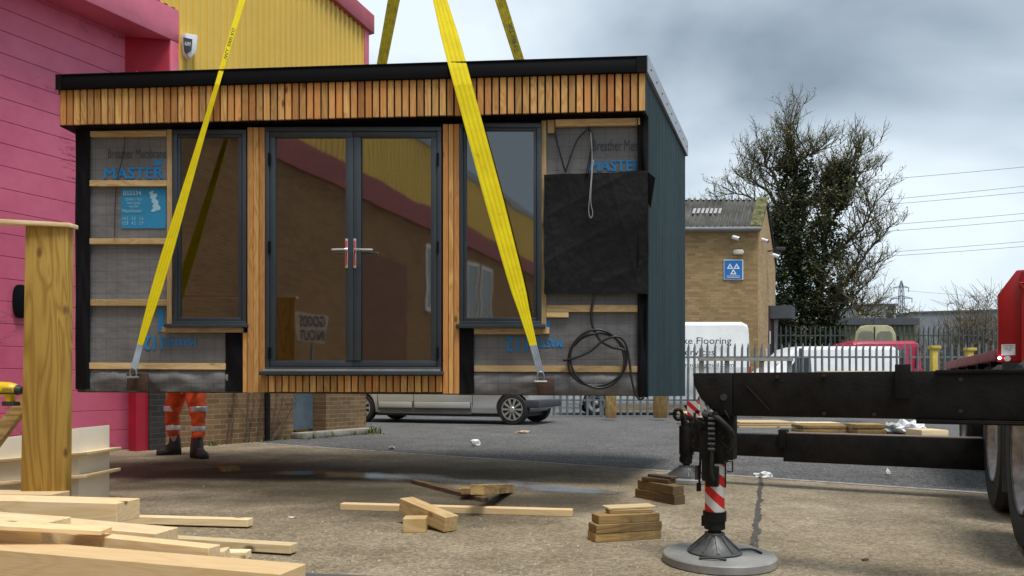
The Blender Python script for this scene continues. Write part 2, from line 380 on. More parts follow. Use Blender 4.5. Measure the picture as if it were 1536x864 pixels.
def wet_shade_mat(name, col, rough, lo, hi, nsc, strength=1):
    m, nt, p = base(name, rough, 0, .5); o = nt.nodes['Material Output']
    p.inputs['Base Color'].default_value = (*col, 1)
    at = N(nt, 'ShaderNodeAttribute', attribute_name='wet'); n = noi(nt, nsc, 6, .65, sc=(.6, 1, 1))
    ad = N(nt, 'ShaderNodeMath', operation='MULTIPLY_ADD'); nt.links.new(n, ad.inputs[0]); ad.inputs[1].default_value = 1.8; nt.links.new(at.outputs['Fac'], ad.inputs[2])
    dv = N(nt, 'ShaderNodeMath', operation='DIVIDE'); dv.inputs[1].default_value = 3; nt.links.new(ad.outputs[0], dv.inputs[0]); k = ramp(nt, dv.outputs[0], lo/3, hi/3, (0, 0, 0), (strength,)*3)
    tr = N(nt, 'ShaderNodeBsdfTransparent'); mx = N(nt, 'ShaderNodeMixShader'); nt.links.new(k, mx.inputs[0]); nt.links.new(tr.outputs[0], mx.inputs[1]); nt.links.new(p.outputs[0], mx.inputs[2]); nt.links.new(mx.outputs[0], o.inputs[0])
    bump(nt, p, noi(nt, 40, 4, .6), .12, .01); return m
soft_patch('damp_shade_patch', [(20, 700), (200, 708), (400, 722), (600, 742), (800, 752), (960, 752)], [1.6, 2.1, 2.1, 1.5, 1.0, .3], .005, wet_shade_mat('damp_shade_film', (.050, .040, .025), .6, .9, 1.9, 1.4, .68))  # part damp concrete, part the cabin's shade painted as a dark brown film
soft_patch('puddle', [(400, 711), (480, 711), (600, 716), (720, 724), (850, 735), (975, 744)], [.20, .38, .36, .34, .34, .15], .008, wet_shade_mat('puddle_film', (.10, .095, .09), .10, 1.15, 1.6, 2.6, .75))
# ------------------------------------------------------------------ the pink and yellow unit on the left
WL = Plane(18.385, 1.757)
uxw = tuple(WL.u)
M_pink, nt_, p_ = base('pink_painted_panels', .42, 0, .4)
col = ramp(nt_, noi(nt_, 1.3, 6, .65), .3, .7, (.53, .095, .19), (.68, .16, .265))
v = N(nt_, 'ShaderNodeTexNoise'); v.inputs['Scale'].default_value = 3.2; v.inputs['Detail'].default_value = 7; v.inputs['Roughness'].default_value = .62
t_ = N(nt_, 'ShaderNodeTexCoord'); mp_ = N(nt_, 'ShaderNodeMapping'); mp_.inputs['Scale'].default_value = (.55, .55, 2.6); nt_.links.new(t_.outputs['Object'], mp_.inputs[0]); nt_.links.new(mp_.outputs[0], v.inputs[0])
ab = N(nt_, 'ShaderNodeMath', operation='SUBTRACT'); ab.inputs[1].default_value = .5; nt_.links.new(v.outputs[0], ab.inputs[0])
ab2 = N(nt_, 'ShaderNodeMath', operation='ABSOLUTE'); nt_.links.new(ab.outputs[0], ab2.inputs[0])
line = ramp(nt_, ab2.outputs[0], .0025, .007)
msk = ramp(nt_, noi(nt_, .8, 3, .5, sc=(1, 1, 1), loc=(1, 9, 4)), .54, .58)
mm = mixc(nt_, (1, 1, 1), line, msk)
col = mixc(nt_, (.11, .015, .03), col, mm)
nt_.links.new(col, p_.inputs['Base Color']); bump(nt_, p_, mm, .6, .01)
M_pinktrim = mat('pink_trim', (.66, .15, .235), .4, 0, .1, 3)
M_redpaint = mat('deep_red_reveal', (.40, .006, .030), .5, 0, .15, 2)
M_yellow = mat('yellow_cladding', (.78, .54, .10), .4, 0, .05, .8, sc=(1, 1, .3), dirt=(.62, .42, .10))
M_brickL = brick('brown_brick', (.17, .10, .047), (.27, .165, .078), (.30, .26, .19), ux=uxw, dk=.7, dirt=(.07, .05, .035))
u, nrm = WL.u, WL.n
back = -nrm
o_w = WL(304, 669); o_w.z = 0          # origin of the wall line
def wl(s, z, off=0): return o_w+u*s+nrm*off+Vector((0, 0, z))
def s_of(x):
    q = WL(x, 600); return (q-o_w).dot(u)
unit = thing('industrial_unit', 'pink and yellow industrial unit with ribbed cladding over brown brick, left of the raised cabin', 'building', wl(s_of(549)/2, 0))
sd0, sdr, se = -10.0, (WL(199, 600, -.42)-o_w).dot(u), s_of(549)
def wbox(mb, s0, s1, z0, z1, off, th):
    f = [wl(s0, z0, off), wl(s1, z0, off), wl(s1, z1, off), wl(s0, z1, off)]; mb.box8(f+[q-nrm*th for q in f])
# brick base
mb = MB(); s440, s458 = s_of(440), s_of(458)
wbox(mb, s_of(222), s440, 0, 3.2, 0, .4); wbox(mb, s440+.75, se, 0, 3.2, 0, .4); wbox(mb, s440+.001, s440+.749, 2.2, 3.2, -.003, .4)
bw = mb.build('brick_wall', M_brickL, unit)
mb = MB(); wbox(mb, s440+.01, s440+.74, 0.12, 2.2, -.3, .05)
d = mb.build('side_door', mat('grey_blue_door', (.10, .14, .18), .5), unit)
mb = MB(); wbox(mb, s_of(222)+.001, s_of(246), 0, 3.2, .035, .3); mb.build('dark_brick_pier', brick('charcoal_brick', (.030, .028, .032), (.045, .04, .042), (.07, .065, .06), ux=uxw), unit)
# pink sectional door, recessed
mb = MB(); z = 0
while z < 5.6:
    wbox(mb, sd0, sdr-.02, z+.006, z+.265, -.42, .06); z += .265
mb2 = mb; dr = mb2.build('sectional_door', M_pink, unit, bevel=.003, seg=1)
mb = MB(); wbox(mb, sd0, sdr-.02, 0, 5.6, -.43, .05); mb.build('door_backing', mat('dark_joint', (.20, .03, .06), .7), unit)
mb = MB(); q = WL(30, 452, -.40)
for rr, zz, mname in ((.085, .02, 0),):
    pts = []
    for k in range(28):
        w = 2*math.pi*k/28; cx = math.copysign(abs(math.cos(w))**.7, math.cos(w))*.075; cz = math.copysign(abs(math.sin(w))**.75, math.sin(w))*.2
        pts.append(q+u*cx*1.2+Vector((0, 0, cz)))
    mb.prism(pts, nrm*.035)
mb.build('oval_hatch', M_black, unit, bevel=.01)
# portal: jambs, reveal and projecting pink beam
mb = MB(); wbox(mb, s_of(204), s_of(222), 0, 5.0, .0, .16); mb.build('door_jamb', M_redpaint, unit)
zb0, zb1 = 5.05, 5.75
ztop = lambda s: 7.55+(se-s)*.16
s265, s253 = s_of(266), s_of(254)
mb = MB(); wbox(mb, s253, s265, 3.2, 5.6, .03, .5); wbox(mb, sd0, s265, 5.60, 6.05, .035, .5); mb.build('portal_frame', M_pinktrim, unit, bevel=.01)
mb = MB(); qa, qb = WL(188, 100, -.415), WL(254, 100, .0)
mb.box8([Vector((q.x, q.y, z)) for z in (3.2, 5.6) for q in (qa, qb, qb-nrm*.35+u*.1, qa-nrm*.3+u*.3)]); mb.build('red_reveal', M_redpaint, unit)
# ribbed yellow cladding above
mb = MB(); s = sd0; pit = .115
prof = [(0, 0), (.045, 0), (.06, .03), (.10, .03), (.115, 0)]
zz0 = lambda s: 6.055 if s+pit < s265 else 3.2
while s < se-.02:
    for i in range(4):
        a0, d0 = prof[i]; a1, d1 = prof[i+1]
        sa, sb = s+a0, min(s+a1, se)
        if sb <= sa: continue
        mb.quad(wl(sa, zz0(s), .01+d0), wl(sb, zz0(s), .01+d1), wl(sb, ztop(sb), .01+d1), wl(sa, ztop(sa), .01+d0))
    s += pit
mb.build('ribbed_cladding', M_yellow, unit, flip=False)
mb = MB(); wbox(mb, se-.1, se+.02, 3.2, ztop(se)-.02, .055, .4); mb.build('corner_flashing', M_pinktrim, unit)
mb = MB(); f = [wl(sd0, ztop(sd0)-.18, .12), wl(se+.1, ztop(se)-.18, .12), wl(se+.1, ztop(se)+.16, .12), wl(sd0, ztop(sd0)+.16, .12)]
mb.box8(f+[q-nrm*.25 for q in f]); mb.build('verge_flashing', mat('faded_red_flashing', (.42, .07, .10), .45, 0, .2, 2), unit, bevel=.01)
mb = MB(); mb.tube([wl(sd0, ztop(sd0)+.21, .05), wl(se-.9, ztop(se-.9)+.21, .05)], .09, 10); mb.build('gutter', M_steel, unit)
mb = MB(); bk = 9
f = [wl(se-.01, 0, -.4), wl(se-.01, 0, -bk), wl(se-.01, 7.5, -bk), wl(se-.01, 7.5, -.4)]; mb.box8(f+[q-u*.3 for q in f])
f = [wl(sd0, ztop(sd0)-.1, -.14), wl(se, ztop(se)-.1, -.14), wl(se, ztop(se)-.1, -bk), wl(sd0, ztop(sd0)-.1, -bk)]; mb.box8(f+[q+Vector((0, 0, .08)) for q in f])
f = [wl(sd0, 0, -bk), wl(se, 0, -bk), wl(se, 7.4, -bk), wl(sd0, 7.4, -bk)]; mb.box8(f+[q-nrm*.2 for q in f])
mb.build('rear_shell', M_yellow, unit)
# doorstep with weeds
mb = MB(); wbox(mb, s440-.05, se-.05, 0, .10, .26, .26); tag(mb.build('doorstep', mat('old_concrete', (.30, .28, .24), .9, 0, .3, 6, .4, 40), bevel=.012), 'low worn concrete doorstep at the side door of the brick wall', 'step')
# alarm box
al = thing('alarm_box', 'black and white alarm sounder mounted on the yellow ribbed cladding', 'alarm', WL(279, 92, .06))
mb = MB(); al_n = nrm
q = [WL(x, y, .07) for x, y in ((271, 52), (290, 55), (288, 80), (279, 90), (274, 84))]; mb.prism(q, nrm*.10); mb.build('housing', M_white, al, bevel=.012)
q = [WL(x, y, .175) for x, y in ((274.5, 56), (288, 59), (286.5, 76), (279, 81), (276, 77))]; mb = MB(); mb.prism(q, nrm*.012); mb.build('front_plate', mat('alarm_plate', (.03, .035, .04), .4), al, bevel=.003)
text_mesh('ALARM', lambda s, t: WL(277+9*s, 68-6*t+1.2*s, .19), 'lettering', M_white, al, bold=.02)
# drain pipe and dead climber stems on the brick
mb = MB(); mb.tube([wl(s_of(395), .02, .09), wl(s_of(395), 3.1, .09)], .045, 10); tag(mb.build('drainpipe', M_blackmetal), 'slim black drainpipe on the brown brick wall', 'pipe')
M_stem = mat('dead_stem', (.10, .065, .045), .9, 0, .3, 10)
for i, (xb, xt, h) in enumerate([(336, 352, 1.15), (343, 352, 1.1), (365, 372, 1.05), (370, 380, .95), (383, 392, 1.0), (402, 418, 1.2), (405, 430, 1.15), (408, 452, .8), (404, 440, .6)]):
    mb = MB(); rnd = random.Random(i); sa, sb = s_of(xb), s_of(xt)
    pth = [wl(sa+(sb-sa)*k/9+rnd.uniform(-.012, .012), .0+h*k/9, .05+rnd.uniform(-.015, .015)) for k in range(10)]
    mb.tube(pth, [.013-.001*k for k in range(10)], 6)
    for k in (3, 5, 7):
        mb.tube([pth[k], pth[k]+u*rnd.uniform(-.12, .12)+Vector((0, 0, .14)), pth[k]+u*rnd.uniform(-.2, .2)+Vector((0, 0, .26))], [.005, .004, .002], 4)
    tag(mb.build('dead_climber_stem', M_stem), ('leftmost','second from the left','third from the left','fourth from the left','fifth, just left of the drainpipe','first right of the drainpipe','second right of the drainpipe','lowest sloping right','shortest right')[i]+' of the dead climber stems on the brown brick wall', 'stem', 'dead climber stems on the brick wall')
# the same estate continues behind the camera (seen mirrored in the cabin's glazing)
CF = Plane(6.294, -.0841)
def refl(q):
    p0 = Vector((0, CF.a, 0)); return q-CF.n*2*((q-p0).dot(CF.n))
VP2 = Plane(31.7, 2.907)
def rv(x, z, off=0):
    q = VP2(x, 500, off); q.z = z; return refl(q)
xa, xb = 180, 835
opp = thing('opposite_unit', 'long yellow clad unit with pink band, standing behind the camera and mirrored in the glass', 'building', rv(500, 0))
du = (rv(xb, 0)-rv(xa, 0)).normalized(); dn = (refl(VP2(500, 500, 1))-refl(VP2(500, 500, 0))).normalized()
o2 = rv(xa, 0); Ltot = (rv(xb, 0)-o2).length
def ov(s, z, off=0): return o2+du*s+dn*off+Vector((0, 0, z))
def obox(mb, s0, s1, z0, z1, off, th):
    f = [ov(s0, z0, off), ov(s1, z0, off), ov(s1, z1, off), ov(s0, z1, off)]; mb.box8(f+[q-dn*th for q in f])
def so(x): return (rv(x, 0)-o2).dot(du)
M_brickO = brick('opposite_brick', (.26, .14, .06), (.34, .20, .10), (.33, .28, .2), ux=tuple(du))
mb = MB(); obox(mb, -4, Ltot, 0, 5.9, 0, .4); mb.build('brick_wall', M_brickO, opp)
mb = MB(); obox(mb, -4, Ltot, 5.9, 6.6, .15, .5); mb.build('pink_band', mat('faded_band', (.34, .10, .11), .6), opp)
mb = MB(); s = -4
while s < Ltot:
    for i in range(4):
        a0, d0 = prof[i]; a1, d1 = prof[i+1]
        mb.quad(ov(s+a0*2, 6.6, .01+d0), ov(s+a1*2, 6.6, .01+d1), ov(s+a1*2, 8.6, .01+d1), ov(s+a0*2, 8.6, .01+d0))
    s += .23
mb.build('ribbed_cladding', M_yellow, opp, flip=False)
mb = MB(); obox(mb, -4, Ltot, 8.55, 8.8, .1, 8); obox(mb, -4, Ltot, 0, 8.5, -7.8, .2); mb.build('roof', M_steel, opp)
for x0, x1 in ((640, 655), (700, 716), (719, 738)):
    mb = MB(); z0, z1 = 3.3, 5.4
    s0, s1 = so(x0), so(x1)
    obox(mb, s0, s1, z0, z0+.12, .06, .1); obox(mb, s0, s1, z1-.12, z1, .06, .1); obox(mb, s0, s0+.12, z0+.121, z1-.121, .06, .1); obox(mb, s1-.12, s1, z0+.121, z1-.121, .06, .1)
    wfr = mb.build('window', M_white, opp)
    mb = MB(); obox(mb, s0+.12, s1-.12, z0+.12, z1-.12, .02, .01); mb.build('pane', mat('opposite_pane', (.3, .33, .36), .2), wfr)
mb = MB(); obox(mb, so(545), so(612), 0, 4.5, .02, .1); mb.build('loading_door', mat('rust_brown_door', (.19, .085, .045), .5), opp)
sg = thing('goods_sign', 'hand lettered white sign reading GOODS IN/OUT, seen mirrored in the left glass door', 'sign', refl(P(468, 490, 11)))
mb = MB(); q = [refl(P(x, y, 11.5)) for x, y in ((444, 469), (493, 474), (486, 516), (447, 512))]; mb.prism(q, Vector((.0, -.012, 0))); mb.build('board', mat('sign_board', (.75, .75, .72), .6), sg)
def rsign(s, t): # normal reading in the world
    return refl(P(488-37*s+0*t, 512-37*t, 11.5-.02))
text_mesh('GOODS\nIN/OUT', rsign, 'lettering', M_text, sg, bold=.02)
mb = MB(); q = refl(P(468, 514, 11.5)); mb.tube([Vector((q.x, q.y-.03, 0)), Vector((q.x, q.y-.03, q.z+.3))], .025, 8); mb.build('stake', M_steel, sg)
# ------------------------------------------------------------------ the hanging cabin
CBASE = CF(540, 589); CBASE.z = .78
cabin = thing('garden_room', 'unfinished timber garden room with anthracite doors hanging from yellow slings above the yard', 'cabin', CBASE)
SD = Vector((.380, 1, 0)).normalized(); TB = Vector((.380, 1, 0))*2.27     # side direction (front to back)
OH = .15
c_tl, c_tr = CF(84, 112, OH), CF(970, 84, OH)
# underside / floor, walls, roof
mb = MB(); f = [CF(116, 588, 0), CF(968, 594, 0)]
w_bl, w_br = f; TW = Vector((.380, 1, 0))*2.12
zr = .045
mb.box8([w_bl+Vector((0, 0, .0)), w_br, w_br+TW, w_bl+TW]+[q+Vector((0, 0, .18)) for q in (w_bl, w_br, w_br+TW, w_bl+TW)])
mb.build('floor_deck', mat('floor_frame', (.10, .07, .045), .8, 0, .2, 5), cabin)
# right side wall
r_ft = CF(970, 105, OH); r_fb = CF(970, 168, OH); w_ft = r_fb+Vector((.38, 1, 0))*.14
def side(t, z, off=0):
    q = c_tr+Vector((.380, 1, 0))*t; nn = Vector((1, -.38, 0)).normalized(); q = q+nn*off; q.z = z; return q
ZT = lambda t: c_tr.z+(3.60-c_tr.z)*t/2.27; ZB = lambda t: .772-.012*t
mb = MB(); nb = 14
for k in range(nb):        # vertical boards
    t0 = .0+2.25*k/nb; t1 = .0+2.25*(k+1)/nb-.0035
    zb0 = CF(970, 167, OH).z if k == 0 else ZB(t0)
    f = [side(t0, zb0, -.012), side(t1, zb0 if k == 0 else ZB(t1), -.012), side(t1, ZT(t1)-.1, -.012), side(t0, ZT(t0)-.1, -.012)]
    mb.box8(f+[q+Vector((1, -.38, 0)).normalized()*-.03 for q in f])
f = [side(.14, ZB(0)+.002, -.016), side(2.25, ZB(2.2)+.002, -.016), side(2.25, ZT(2.2)-.12, -.016), side(.14, ZT(0)-.12, -.016)]; mb.box8(f+[q+Vector((-1, .38, 0)).normalized()*.1 for q in f])
mb.build('side_wall', M_paint, cabin, bevel=.003, seg=1)
# roof edge trim on the side, with screws
mb = MB(); f = [side(-.005, ZT(0)-.135, .012), side(2.3, ZT(2.3)-.15, .012), side(2.3, ZT(2.3)+.01, .012), side(-.005, ZT(0)+.005, .012)]
mb.box8(f+[q+Vector((-1, .38, 0)).normalized()*.05 for q in f])
trim = mb.build('roof_edge_trim', mat('pale_metal_trim', (.42, .46, .50), .45, .3, .05, 4), cabin)
mb = MB()
for k in range(9):
    t = .12+k*.26; q = side(t, ZT(t)-.07, .013); nn = Vector((1, -.38, 0)).normalized(); mb.tube([q, q+nn*.006], .008, 8)
mb.build('screw', M_text, trim)
# left & back wall, inside lining
mb = MB(); zl = CF(116, 587, 0).z
lb, lt = w_bl.copy(), CF(116, 150, 0)
zTOP = 3.45
f = [w_bl+Vector((0, 0, .181)), w_bl+TW+Vector((0, 0, .181)), Vector((*(w_bl+TW).xy, zTOP)), Vector((*w_bl.xy, zTOP))]; mb.box8(f+[q+CF.u*.12 for q in f])
f = [w_bl+TW+Vector((0, 0, .0)), w_br+TW, Vector((*(w_br+TW).xy, zTOP)), Vector((*(w_bl+TW).xy, zTOP))]; mb.box8(f+[q+Vector((0, .12, 0)) for q in f])
mb.build('rear_and_end_wall', M_blackmemb, cabin)
mb = MB(); g_ = Vector((.38, 1, 0)); M_in = mat('interior_lining', (.17, .10, .055), .7, 0, .15, 2)
a_, b_ = w_bl+CF.u*.13+g_*.15, w_br-CF.u*.13+g_*.15; c_, d_ = b_+g_*1.8, a_+g_*1.8
for p0, p1 in ((b_, c_), (c_, d_), (d_, a_)):
    mb.quad(Vector((*p0.xy, .97)), Vector((*p1.xy, .97)), Vector((*p1.xy, 3.3)), Vector((*p0.xy, 3.3)))
mb.quad(*[Vector((*q.xy, 3.3)) for q in (a_, b_, c_, d_)]); mb.quad(*[Vector((*q.xy, .975)) for q in (a_, b_, c_, d_)])
mb.build('interior_lining', M_in, cabin, flip=False)
# roof slab
mb = MB(); c_bl, c_br = c_tl+TB, c_tr+TB; c_bl.z += .05; c_br.z += .05
top = [c_tl-CF.n*.03, c_tr-CF.n*.03, c_br, c_bl]; mb.box8([q-Vector((0, 0, .16)) for q in top]+[q-Vector((0, 0, .012)) for q in top])
mb.build('roof', mat('rubber_roof', (.03, .03, .033), .7), cabin)
# black fascia + capping
mb = MB(); CF.box(mb, 84, 112.5, 970, 133.5, OH+.03, .06, 84.5, 107.5); mb.build('fascia', M_black, cabin, bevel=.004)
mb = MB(); CF.box(mb, 83, 111.5, 970.5, 113, OH+.037, .09, 83, 84.6); CF.box(mb, 83, 113.2, 92, 134.5, OH+.036, .005, 112.8, 134.2); CF.box(mb, 955, 85, 970.5, 108.4, OH+.036, .005, 84.7, 108); mb.build('fascia_capping', M_black, cabin)
# canopy box behind slats and soffit
yt = lambda x: 133.5+(x-88)/882*(107.5-133.5); yb = lambda x: 187.5+(x-88)/882*(165.5-187.5)
mb = MB(); CF.box(mb, 90, yt(90), 968, yb(90)+2.2, OH-.022, .32, yt(968), yb(968)+2.2); mb.build('canopy_box', M_blackmemb, cabin)
def slats(mb, x0, x1, top, bot, off, n, gap=.13, th=.02):
    ks = [(x-HX)/F_PX for x in (x0, x1)]
    Xs = [CF(x, 500, off) for x in (x0, x1)]
    for i in range(n):
        pa = Xs[0].lerp(Xs[1], (i+gap/2)/n); pb = Xs[0].lerp(Xs[1], (i+1-gap/2)/n)
        xa = HX+pa.x/pa.y*F_PX; xb = HX+pb.x/pb.y*F_PX
        j = random.uniform(-.25, .25)
        CF.box(mb, xa, top(xa), xb, bot(xa)+j, off+random.uniform(-.003, .003), th, top(xb), bot(xb)+j)
mb = MB(); slats(mb, 89, 969, yt, yb, OH, 80, .23); mb.build('canopy_cladding', M_larch, cabin, bevel=.0015, seg=1)
# front wall panels (membrane)
mb = MB()
for r in ((118, 186, 258, 551, 184, 551), (258, 488, 366, 551), (688, 488, 812, 556), (812, 172, 966, 556)):
    x0, y0, x1, y1 = r[:4]; CF.box(mb, x0, y0, x1, y1, 0, .12)
CF.box(mb, 118, 551.2, 366, 588.5, -.002, .12, None, 589.5); CF.box(mb, 688, 556.2, 966, 592.5, -.002, .12, None, 594)
mb.build('wall_membrane', M_memb, cabin)
mb = MB(); CF.box(mb, 366.2, 186, 398, 589, -.004, .12); CF.box(mb, 398.2, 556, 658, 590, -.004, .12); CF.box(mb, 658.2, 180, 687.8, 591, -.004, .12); CF.box(mb, 258.2, 178, 366, 196, -.004, .12); CF.box(mb, 398.2, 176, 658, 192, -.004, .12); CF.box(mb, 688, 172, 811.8, 186, -.004, .12)
mb.build('wall_backing', M_blackmemb, cabin)
# loose lower wrap of membrane, slightly bulging
def wrap(mb, x0, x1, y0, y1l, y1r, seed, amp=.03, off=.02, nu=50, nv=10):
    def fn(s, t):
        x = x0+(x1-x0)*s; y1 = y1l+(y1r-y1l)*s; y = y0+(y1-y0)*t
        d = off+amp*math.sin(t*math.pi)*(.6+.7*noise.noise(Vector((s*9, t*1.5, seed))))+.010*noise.noise(Vector((s*26+t*6, t*4, seed)))
        return CF(x, y+1.2*noise.noise(Vector((s*12, 0, seed)))*(t), d)
    mb.grid(fn, nu, nv)
mb = MB(); wrap(mb, 128, 342, 553, 587, 588, 2, .035, .012); wrap(mb, 708, 962, 558, 591.5, 593, 5, .035, .012)
mb.build('folded_membrane', M_memb, cabin, smooth=2)
# black membrane strips
def sheet(mb, x0, y0, x1, y1, off, amp, seed, nu=24, nv=40, edge=1.0):
    def fn(s, t):
        x = x0+(x1-x0)*s+edge*noise.noise(Vector((t*4, seed, s*2))); y = y0+(y1-y0)*t+edge*noise.noise(Vector((s*5, seed+3, 0)))
        d = off+amp*(noise.noise(Vector((s*1.3+t*1.1, t*2.4-s, seed)))+.5*(1-abs(noise.noise(Vector((s*2-t*1.5, t*4+s*2.4, seed+1)))))**4+.12*noise.noise(Vector((s*7, t*9, seed))))
        return CF(x, y, max(.004, d))
    mb.grid(fn, nu, nv)
mb = MB(); sheet(mb, 113, 192, 135, 584, .03, .03, 1, 8); sheet(mb, 338, 495, 364, 587, .03, .02, 2, 8, 16); sheet(mb, 689, 494, 711, 591, .03, .02, 3, 8, 16); sheet(mb, 956, 176, 972, 596, .035, .05, 4, 8, edge=2)
mb.build('black_membrane_strip', M_blackmemb, cabin, smooth=2)
mb = MB()
def drape(s_, t):
    x = 816+156*s_+2.5*noise.noise(Vector((t*4, 3, s_))); y = 262+179*t+2.5*noise.noise(Vector((s_*4, 9, 0)))-6*s_*(1-t)
    a = t*2.6+s_*1.5; rid = (1-abs(noise.noise(Vector((a, s_*.6-t*.3, 4)))))**7; rid2 = (1-abs(noise.noise(Vector((s_*3.2-t*.9, t*.5, 8)))))**9
    return CF(x, y, .072+.022*noise.noise(Vector((s_*1.5, t*1.8, 2)))+.005*rid+.003*rid2+.0035*noise.noise(Vector((s_*14+t*5, t*11, 6)))+.002*noise.noise(Vector((s_*33, t*27, 3))))
mb.grid(drape, 90, 90)
def fl(s, t):
    q = CF(971+12*s*(1-t*.6), 257+10*s+(440-256)*t*.25, .07+.06*s); return q
mb.grid(fl, 6, 8); mb.build('black_cover_sheet', mat('black_fabric', (.0065, .0065, .008), .6, 0, .2, 4, .3, 14, spec=.2), cabin, smooth=2)
# battens
mb = MB(); bv = MB()
def bh(x0, y0, x1, y1, off=.035, dy=0): CF.box(mb, x0, y0, x1, y1, off, .033, y0+dy, y1+dy)
for r in ((135, 196.5, 249.5, 205, .035, -1), (134, 270.5, 249.5, 279, .035, 0), (134, 357.5, 249.5, 366, .035, 0), (133, 449.5, 249.5, 458.5, .035, 0), (242, 490.3, 364, 498.5, .06, 0), (130, 544, 338, 553.5, .038, 1),
          (833, 179, 960, 189.5, .045, -2.5), (819.6, 457.5, 958, 468, .035, 0), (819.6, 468.4, 853, 476, .037, 0), (711, 491.5, 812, 501, .06, 0), (711, 548, 958, 557.5, .038, 1), (820, 262, 832, 267, .035, 0)):
    bh(*r)
mb.build('batten', M_batten, cabin, bevel=.002, seg=1)
for r in ((250.2, 194, 257.6, 490, .034), (812.2, 181, 819.3, 491, .036), (821.5, 180, 831.5, 199, .042), (812.4, 491.2, 824, 500.6, .034)):
    CF.box(bv, *r, .033)
bv.build('batten', M_battenv, cabin, bevel=.002, seg=1)
# larch columns and door plinth
mb = MB()
for x0, x1, a0, b0 in ((370.5, 397, 191, 589), (664, 689, 186, 590.5)): slats(mb, x0, x1, lambda x, a0=a0: a0, lambda x, b0=b0: b0, .062, 3, .13, .02)
slats(mb, 364, 370.2, lambda x: 499, lambda x: 588.5, .06, 1, .05, .02)
mb.build('column_cladding', M_larch, cabin, bevel=.0015, seg=1)
mb = MB(); slats(mb, 392, 664, lambda x: 563.5, lambda x: 588, .055, 26, .20, .02); mb.build('plinth_cladding', M_larch, cabin, bevel=.0015, seg=1)
# glazed units
def frame(mb, x0, y0, x1, y1, w, off, th, wy=None, y0b=None):
    wy = wy or w
    CF.box(mb, x0, y0, x1, y0+wy, off, th); CF.box(mb, x0, y1-wy, x1, y1, off, th)
    CF.box(mb, x0, y0+wy+.02, x0+w, y1-wy-.02, off, th); CF.box(mb, x1-w, y0+wy+.02, x1, y1-wy-.02, off, th)
def pane(x0, y0, x1, y1, off, parent):
    mb = MB(); CF.box(mb, x0, y0, x1, y1, off, .006); return mb.build('pane', M_glass, parent)
mb = MB(); frame(mb, 258.2, 194, 369, 488, 7, .06, .07); wf = mb.build('window', M_anth, cabin, bevel=.004)
mb = MB(); frame(mb, 265.3, 201.2, 361.8, 480.8, 4.5, .046, .05); mb.build('sash', M_anth, wf, bevel=.003)
pane(269, 205, 358, 477, .03, wf); mb = MB(); CF.box(mb, 246, 485.5, 370, 491, .10, .1); mb.build('sill', M_anth, wf, bevel=.003)
mb = MB(); frame(mb, 688, 184, 812, 488, 7, .06, .07); wf = mb.build('window', M_anth, cabin, bevel=.004)
mb = MB(); frame(mb, 695.3, 191.2, 804.8, 480.8, 4.5, .046, .05); mb.build('sash', M_anth, wf, bevel=.003)
pane(699, 195, 801, 477, .03, wf); mb = MB(); CF.box(mb, 683, 486, 818, 492, .10, .1); mb.build('sill', M_anth, wf, bevel=.003)
mb = MB(); frame(mb, 397, 190, 662, 557, 6.5, .062, .07); df = mb.build('door_frame', M_anth, cabin, bevel=.004)
for x0, x1, hs in ((403.8, 529, 1), (529.6, 655.2, -1)):
    mb = MB(); frame(mb, x0, 196.8, x1, 550, 9 if hs == 1 else 9, .05, .055); lf = mb.build('door_leaf', M_anth, cabin, bevel=.004)
    mb = MB()
    if hs == 1: CF.box(mb, 518.2, 206, 529.8, 541, .058, .02)
    else: CF.box(mb, 530.3, 206, 541.2, 541, .058, .02)
    mb.build('meeting_stile', M_anth, lf, bevel=.003)
    pane(x0+8, 205, x1-8, 542, .03, lf)
    hx = 519.5 if hs == 1 else 532
    mb = MB(); CF.box(mb, hx-2.2, 358, hx+2.2, 402, .066, .008); hd = mb.build('handle', M_chrome, lf, bevel=.002)
    mb = MB(); CF.box(mb, hx-1.2, 361, hx+1.2, 398, .069, .003); mb.build('film', mat('red_film', (.55, .06, .05), .4), hd)
    mb = MB(); a0 = CF(hx, 374, .066); a1 = CF(hx, 374, .115); a2 = CF(hx-22*hs if hs == 1 else hx+27, 374.5, .115); mb.tube([a0, a1, a1+(a2-a1)*.1, a2], [.011, .011, .010, .009], 10); mb.build('lever', M_chrome, hd, smooth=True)
    mb = MB()
    for yy in (238, 371, 530): CF.box(mb, (x0-2.2 if hs == 1 else x1-.5), yy-9, (x0+1 if hs == 1 else x1+2.5), yy+9, .075, .015)
    mb.build('hinge', M_black, lf)
mb = MB(); CF.box(mb, 388, 556.8, 664, 562.6, .12, .14); mb.build('threshold', M_anth, cabin, bevel=.003)
mb = MB(); CF.box(mb, 394, 553.5, 660, 556.6, .09, .03); mb.build('threshold_strip', mat('pale_grey_strip', (.4, .42, .43), .4, .5), cabin)
# prints on the membrane
def fr(x0, y0, x1, y1, off=.0045, rot=False):
    if rot: return lambda s, t: CF(x1-(x1-x0)*s, y0+(y1-y0)*t, off)
    return lambda s, t: CF(x0+(x1-x0)*s, y1-(y1-y0)*t, off)
pr = 'printed_lettering'
text_mesh('MASTER', fr(156, 251, 246, 268.5), pr, M_blue, cabin, bold=.06)
mb = MB(); mb.quad(CF(229, 248, .004), CF(243, 248, .004), CF(243, 238, .004), CF(239, 238, .004), CF(229, 245, .004)); mb.build('printed_mark', M_blue, cabin)
text_mesh('Breather Membrane', fr(162, 223, 249, 237), pr, M_membtext, cabin)
text_mesh('MASTER', fr(884, 240, 963, 257), pr, M_blue, cabin, bold=.06)
text_mesh('Breather Mem', fr(889, 210, 960, 226), pr, M_membtext, cabin)
text_mesh('112', fr(216, 503, 244, 525, rot=True), pr, M_blue, cabin, bold=.06)
